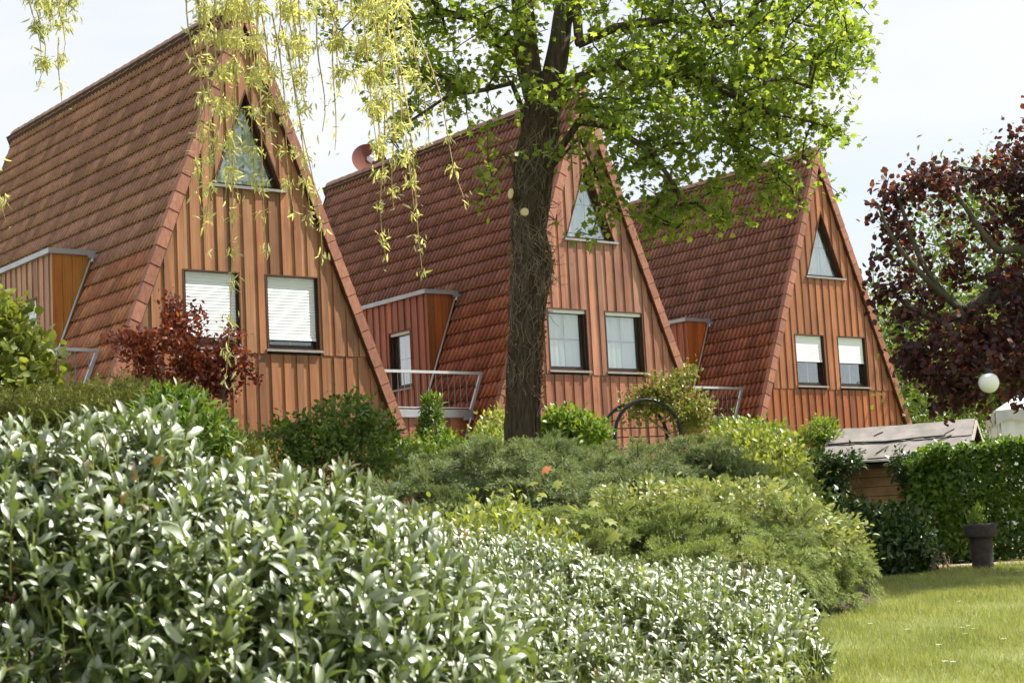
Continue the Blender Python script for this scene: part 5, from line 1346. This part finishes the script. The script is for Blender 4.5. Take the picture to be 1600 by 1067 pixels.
def make_hedge():
    r = np.random.default_rng(41); base = np.array([7.2, 23.5, .96])
    t = thing('hornbeam_hedge', 'clipped green hornbeam hedge behind the planter at the right edge', 'hedge', tuple(base))
    x0, x1, y0, y1, top = 5.18, 9.4, 22.95, 24.0, (5.786, 23.100, 2.465)[2]
    n = 24000; k = r.random(n); x = r.uniform(x0, x1, n); y = r.uniform(y0, y1, n); z = r.uniform(1.0, top, n); N = np.zeros((n, 3))
    f = k < .60; y[f] = y0 + np.abs(r.normal(0, .09, f.sum())) + .05 * np.sin(x[f] * 4) + .04 * np.sin(z[f] * 9); N[f] = (0, -1, .2)
    q = (k >= .60) & (k < .88); z[q] = top - np.abs(r.normal(0, .06, q.sum())) + .05 * np.sin(x[q] * 5) + .03 * np.sin(x[q] * 13) ; N[q] = (0, -.1, 1)
    s = k >= .88; x[s] = x0 + np.abs(r.normal(0, .08, s.sum())); N[s] = (-1, 0, .3)
    edge = np.clip((x - x0) / .5, 0, 1); z = np.where(q, z - .22 * (1 - edge) ** 2, np.minimum(z, top - .22 * (1 - edge) ** 2))
    P = np.stack([x, y, z], -1) + r.normal(0, .02, (n, 3))
    ax = unit(N * .3 + r.normal(0, .5, (n, 3)) + np.array([0, 0, -.15])); nr = unit(N * .8 + np.array([0, 0, .35]) + r.normal(0, .4, (n, 3)))
    link('foliage', leaf_mesh('hedge_leaves', M['hedge'], 'oval', P - base, ax, nr, r.uniform(.06, .10, n)), t, kind='stuff')
    parts = []
    for i in range(40):
        bx = x0 + .15 + (x1 - x0 - .2) * i / 40; by = r.uniform(y0 + .3, y1 - .3); pts = [np.array([bx, by, .9])]
        for j in range(5): pts.append(pts[-1] + np.array([r.normal(0, .06), r.normal(0, .05), (top - 1.0) / 5.4]))
        parts.append(tube_arrays(np.array(pts) - base, np.linspace(.022, .006, 6), 6))
    V, F = join_np(parts); link('stems', mesh_from('hedge_stems', V, F, M['twig'], True), t, kind='stuff')
make_hedge()

def make_planter():
    x, y = 5.49, 21.3; z = gz(x, y); t = thing('planter', 'dark tall planter with a wide woven rim on the lawn edge', 'planter', (x, y, z))
    H = .57; n = 40; r = np.random.default_rng(2)
    def lathe(prof, wob):
        V = []; F = []
        for j, (rr, zz) in enumerate(prof):
            for i in range(n):
                a = 2 * math.pi * i / n; k = rr + wob * math.sin(i * 3.1 + j * 2.3) * .5 + r.normal(0, wob * .4); V.append((math.cos(a) * k, math.sin(a) * k, zz + wob * .6 * math.sin(i * .9 + j)))
        for j in range(len(prof) - 1):
            for i in range(n): F.append((j * n + i, j * n + (i + 1) % n, (j + 1) * n + (i + 1) % n, (j + 1) * n + i))
        return V, F
    V, F = lathe([(.115, -.01)] + [(.118 + .020 * (k / 16.) + (.006 if k % 2 else 0), .43 * k / 16.) for k in range(17)], .003); link('body', mesh_from('pot_body', V, F, M['pot'], True), t)
    V, F = lathe([(.150, .405), (.192, .408), (.200, .43), (.193, .455), (.201, .48), (.194, .505), (.201, .53), (.198, .555), (.175, H), (.160, H - .01), (.155, H - .06)], .003); link('rim', mesh_from('pot_rim', V, F, M['pot'], True), t)
    V = [(0, 0, H - .05)] + [(math.cos(2 * math.pi * i / 20) * .157, math.sin(2 * math.pi * i / 20) * .157, H - .055) for i in range(20)]
    link('earth', mesh_from('pot_earth', V, [(0, 1 + i, 1 + (i + 1) % 20) for i in range(20)], M['soil']), t)
    shrub('potted_plant', 'small bright green plant growing in the dark planter', 'plant', (x - .02, y, z + H - .05), [L((x - .03, y, z + H + .03), .09, .09, .05), L((x - .0, y, z + H + .12), .025, .03, .10), L((x - .07, y, z + H + .08), .025, .03, .07)],
          300, 'lance', .06, 'fresh', up=.75, cluster=6, spread=.02, stems=6, stem_r=.004, stem_mat=M['green_stem'])
make_planter()

def make_tent():
    c = np.array((8.164, 30.000, 3.400)); g = 1.08; t = thing('party_tent', 'white party tent with scalloped valance at the right edge', 'tent', (c[0], c[1], g), math.radians(-12))
    W = 3.0; ze = c[2] - g; zp = ze + .95
    roof = link('roof', MB().add([(0, 0, ze), (W, 0, ze), (W, W, ze), (0, W, ze), (W / 2, W / 2, zp)], [(0, 1, 4), (1, 2, 4), (2, 3, 4), (3, 0, 4)]).mesh('tent_roof', M['tent']), t)
    for side in range(2):
        V = []; F = []; n = 72
        for i in range(n + 1):
            u = W * i / n; s = abs(math.sin(u / .5 * math.pi)); lo = ze - .16 - .10 * (1 - s)
            for zz in (ze - .002, lo): V.append((u, -.02 + .012 * math.sin(u * 20), zz) if side == 0 else (-.02 + .012 * math.sin(u * 20), u, zz))
        for i in range(n): F.append((2 * i, 2 * i + 2, 2 * i + 3, 2 * i + 1))
        link('valance', mesh_from('valance', V, F, M['tent_shaded'], True), t)
        V = []; F = []
        for i in range(n + 1):
            u = .04 + (W - .08) * i / n; o = .035 * math.sin(u * 9) + .02 * math.sin(u * 23)
            for zz in (ze - .01, 0.02): V.append((u, .05 + o, zz) if side == 0 else (.05 + o, u, zz))
        for i in range(n): F.append((2 * i, 2 * i + 1, 2 * i + 3, 2 * i + 2))
        link('side_wall', mesh_from('tent_wall', V, F, M['tent'], True), t)
    for x in (0.02, W - .02):
        for y in (0.02, W - .02): link('pole', MB().tube([(x, y, 0), (x, y, ze)], .02, 8).mesh('tent_pole', M['rail']), t)
make_tent()

def make_lamp():
    c = np.array((5.101, 18.900, 2.911)); t = thing('globe_lamp', 'white globe lamp hanging from a branch of the copper beech', 'lamp', tuple(c))
    R = .110; n = 32; V = []; F = []; m = 16
    for j in range(m + 1):
        a = math.pi * j / m
        for i in range(n): b = 2 * math.pi * i / n; V.append((R * math.sin(a) * math.cos(b), R * math.sin(a) * math.sin(b), R * math.cos(a)))
    for j in range(m):
        for i in range(n): F.append((j * n + i, (j + 1) * n + i, (j + 1) * n + (i + 1) % n, j * n + (i + 1) % n))
    link('globe', mesh_from('globe', V, F, M['globe'], True), t)
    link('cap', MB().tube([(0, 0, R - .012), (0, 0, R + .02), (0, 0, R + .035)], [.055, .05, .02], 16).mesh('lamp_cap', M['black_metal']), t)
    link('hanger', MB().tube([(0, 0, R + .03), (.004, .1, R + .10), (0, .55, R + .16)], .007, 8).mesh('hanger', M['black_metal']), t)
make_lamp()

# dead twigs and a stump at the lawn edge
def make_twigs():
    base = np.array([4.95, 21.5, gz(4.95, 21.5)]); r = np.random.default_rng(6); parts = []
    t = thing('dry_bush', 'leafless dry twiggy bush beside the dark laurel bush', 'shrub', tuple(base))
    for k in range(34):
        d = unit(np.array([r.normal(0, .35), r.normal(0, .25), 1.0])); p = np.array([r.normal(0, .06), r.normal(0, .06), 0]); pts = [p]
        for q in range(6): d = unit(d + r.normal(0, .28, 3)); pts.append(pts[-1] + d * r.uniform(.035, .075))
        parts.append(tube_arrays(pts, np.linspace(.007, .002, 7), 5))
    V, F = join_np(parts); link('twigs', mesh_from('dry_twigs', V, F, M['dry_twig'], True), t, kind='stuff')
    b = np.array([5.17, 21.75, gz(5.17, 21.75)]); s = thing('stick', 'short pale broken stick standing in the soil by the planter', 'stick', tuple(b))
    link('shaft', mesh_from('stick', *tube_arrays([(0.02, 0, -.02), (.005, 0, .06), (-.015, 0, .13), (-.035, 0, .20)], [.018, .014, .013, .014], 8), M['dry_twig'], True), s)
    link('knob', mesh_from('stick_knob', *tube_arrays([(-.05, 0, .20), (-.03, 0, .212), (-.01, 0, .21)], [.012, .018, .006], 8), M['dry_twig'], True), s)
make_twigs()

# ================================================================ trees behind
def far_tree(name, label, base, lobes, n_t, k, leaf, mat, tpl, trunk_r, seed, height, group='trees behind the gardens', bark='bark'):
    r = np.random.default_rng(seed); b = np.array(base, float); t = thing(name, label, 'tree', tuple(b), 0, group)
    tr = np.array([b + [0, 0, -.3], b + [.05, 0, height * .3], b + [-.05, .1, height * .6], b + [.1, 0, height * .9]])
    V, F = noisy_trunk(tr - b, [trunk_r * 1.2, trunk_r, trunk_r * .7, trunk_r * .2], 14, 5, .02, seed); link('trunk', mesh_from('far_trunk', V, F, M[bark], True), t)
    T, D, w = in_lobes(n_t, lobes, r, .35)
    nodes, par, ends, ntr = grow([tr[1:]], T, .6, .04, .1, r)
    link('branches', branch_mesh('far_branches', M[bark], nodes - b, par, ntr, ends, .008, .12, 2.1, 4), t, kind='stuff')
    n = len(T) * k; P = np.repeat(T, k, 0) + r.normal(0, leaf * 2.6, (n, 3))
    link('crown', leaf_mesh('far_leaves', M[mat], tpl, P - b, sphere_dirs(n, r), sphere_dirs(n, r) + np.array([0, 0, .6]), leaf * r.uniform(.7, 1.3, n)), t, kind='stuff')
far_tree('broadleaf_tree', 'tall sunlit green tree seen through the copper beech', (13.4, 46, 1.08), [L((12.424, 46.000, 8.292), 2.4, 2.0, 2.6), L((10.963, 46.000, 7.004), 1.4, 1.5, 1.4), L((13.572, 46.000, 9.779), 1.5, 1.5, 1.5), L((10.233, 46.000, 8.411), .7, .8, 1.2, .5), L((12.445, 45.000, 5.790), 2.2, 1.8, 1.4)], 330, 24, .17, 'far', 'flat', .24, 51, 9.0)
far_tree('broadleaf_tree', 'lower light green tree right behind the farthest house gable', (12.4, 50, 1.08), [L((11.461, 50.000, 6.420), 1.3, 1.5, 1.5), L((12.098, 50.000, 5.285), 1.6, 1.5, 1.3), L((11.186, 50.000, 7.543), .7, 1, 1.0), L((10.874, 48.000, 4.637), 1.5, 1.3, .8)], 240, 24, .16, 'fresh', 'flat', .18, 52, 6.0)
far_tree('broadleaf_tree', 'dark-trunked green tree rising behind the party tent', (10.041, 36.000, 3.169) , [L((9.585, 36.000, 5.171), 1.0, 1.2, .9), L((10.527, 36.000, 5.386), 1.2, 1.2, 1.2), L((9.355, 37.000, 4.219), 1.0, 1.2, .6), L((10.561, 38.000, 4.108), 1.2, 1, .6), L((10.955, 36.000, 4.303), 1.2, 1.0, 1.0)], 240, 24, .14, 'far', 'flat', .17, 53, 4.2)
far_tree('conifer', 'dark narrow conifer peeping out beside the farthest gable', (12.9, 62, 1.08), [L((12.948, 62.000, 7.725), 1.0, 1.0, 1.6), L((13.038, 62.000, 8.864), .55, .55, 1.0), L((13.115, 62.000, 9.548), .22, .22, .5)], 150, 22, .16, 'conifer', 'sprig', .2, 54, 9.2)
far_tree('broadleaf_tree', 'pale feathery tree tip showing above the copper beech', (17.6, 58, 1.08), [L((17.141, 58.000, 13.528), .5, .5, 1.0), L((16.529, 58.000, 12.685), .6, .6, .8), L((17.752, 58.000, 11.964), 1.4, 1.2, 1.6)], 110, 20, .18, 'far', 'narrow', .22, 55, 12.0)
for i, (x, y, z, s) in enumerate(((17, 70, 6, 3.2), (22, 74, 6.5, 3.4), (27, 72, 6, 3.2), (12.2, 78, 5.2, 2.6))):
    far_tree('broadleaf_tree', ['round green tree far behind the tent', 'second round tree of the far green belt at the right', 'outermost round tree of the far green belt', 'low rounded tree far behind the farthest house'][i], (x, y, 1.08),
             [(x, y, z * .62, s, s * .8, z * .42), (x - s * .5, y, z * .45, s * .7, s * .6, z * .3), (x + s * .4, y, z * .8, s * .6, s * .6, z * .3)], 150, 22, .26, 'far', 'flat', .25, 60 + i, z * .7)

# ================================================================ grass
def make_grass():
    r = np.random.default_rng(77); n = 150000
    y = 8.6 + (22.3 - 8.6) * r.random(n) ** 1.15; xr = y * .36 + .8; xl = np.interp(y, [8.6, 11, 13, 15.2, 16.8, 20.3, 22.4], [1.15, 1.6, 2.05, 2.5, 3.2, 4.0, 4.8]); x = xl + (xr - xl) * r.random(n)
    ok = xr > xl; x, y = x[ok], y[ok]; n = len(x)
    P = np.stack([x, y, ground_z(x, y)], -1)
    cl = .6 + .8 * (np.sin(x * 3.1 + 1) * np.sin(y * 2.3) * .5 + .5)
    ax = unit(np.stack([r.normal(0, .42, n), r.normal(0, .42, n), np.ones(n)], -1)); nr = sphere_dirs(n, r)
    o = link('grass', leaf_mesh('grass', M['grass'], 'blade', P, ax, nr, r.uniform(.03, .075, n) * cl * 1.2), kind='stuff')
    o['label'] = 'short sunlit grass of the lawn'; o['category'] = 'grass'
make_grass()

def make_daisies():
    V = []; F = []
    for i in range(10):
        a = 2 * math.pi * i / 10; b = a + .5; V += [(0, 0, .05), (math.cos(a) * .022, math.sin(a) * .022, .054), (math.cos(b) * .022, math.sin(b) * .022, .054)]; F.append((3 * i, 3 * i + 1, 3 * i + 2))
    me = mesh_from('daisy', V + [(-.002, 0, 0), (.002, 0, 0), (0, 0, .05)], F + [(30, 31, 32)], M['petal'])
    for i, (x, y) in enumerate(((1436, 992), (1447, 989), (1440, 1002), (1455, 994), (1435, 951), (1560, 918), (1566, 915), (1400, 1019), (1497, 1010), (1420, 1046), (1408, 1045), (1355, 995), (1380, 908), (1516, 922), (1300, 986), (1470, 925))):
        q = np.array(PX(x, y, 1.0)) - CAMP; s = 1.27 / (.0406 - q[2]) if (.0406 - q[2]) > 0 else 20
        o = link('daisy', me, loc=(q[0] * s, s, .0406 * s + .01)); tag(o, 'tiny white daisy scattered in the lawn', 'flower', 'daisies in the lawn')
make_daisies()
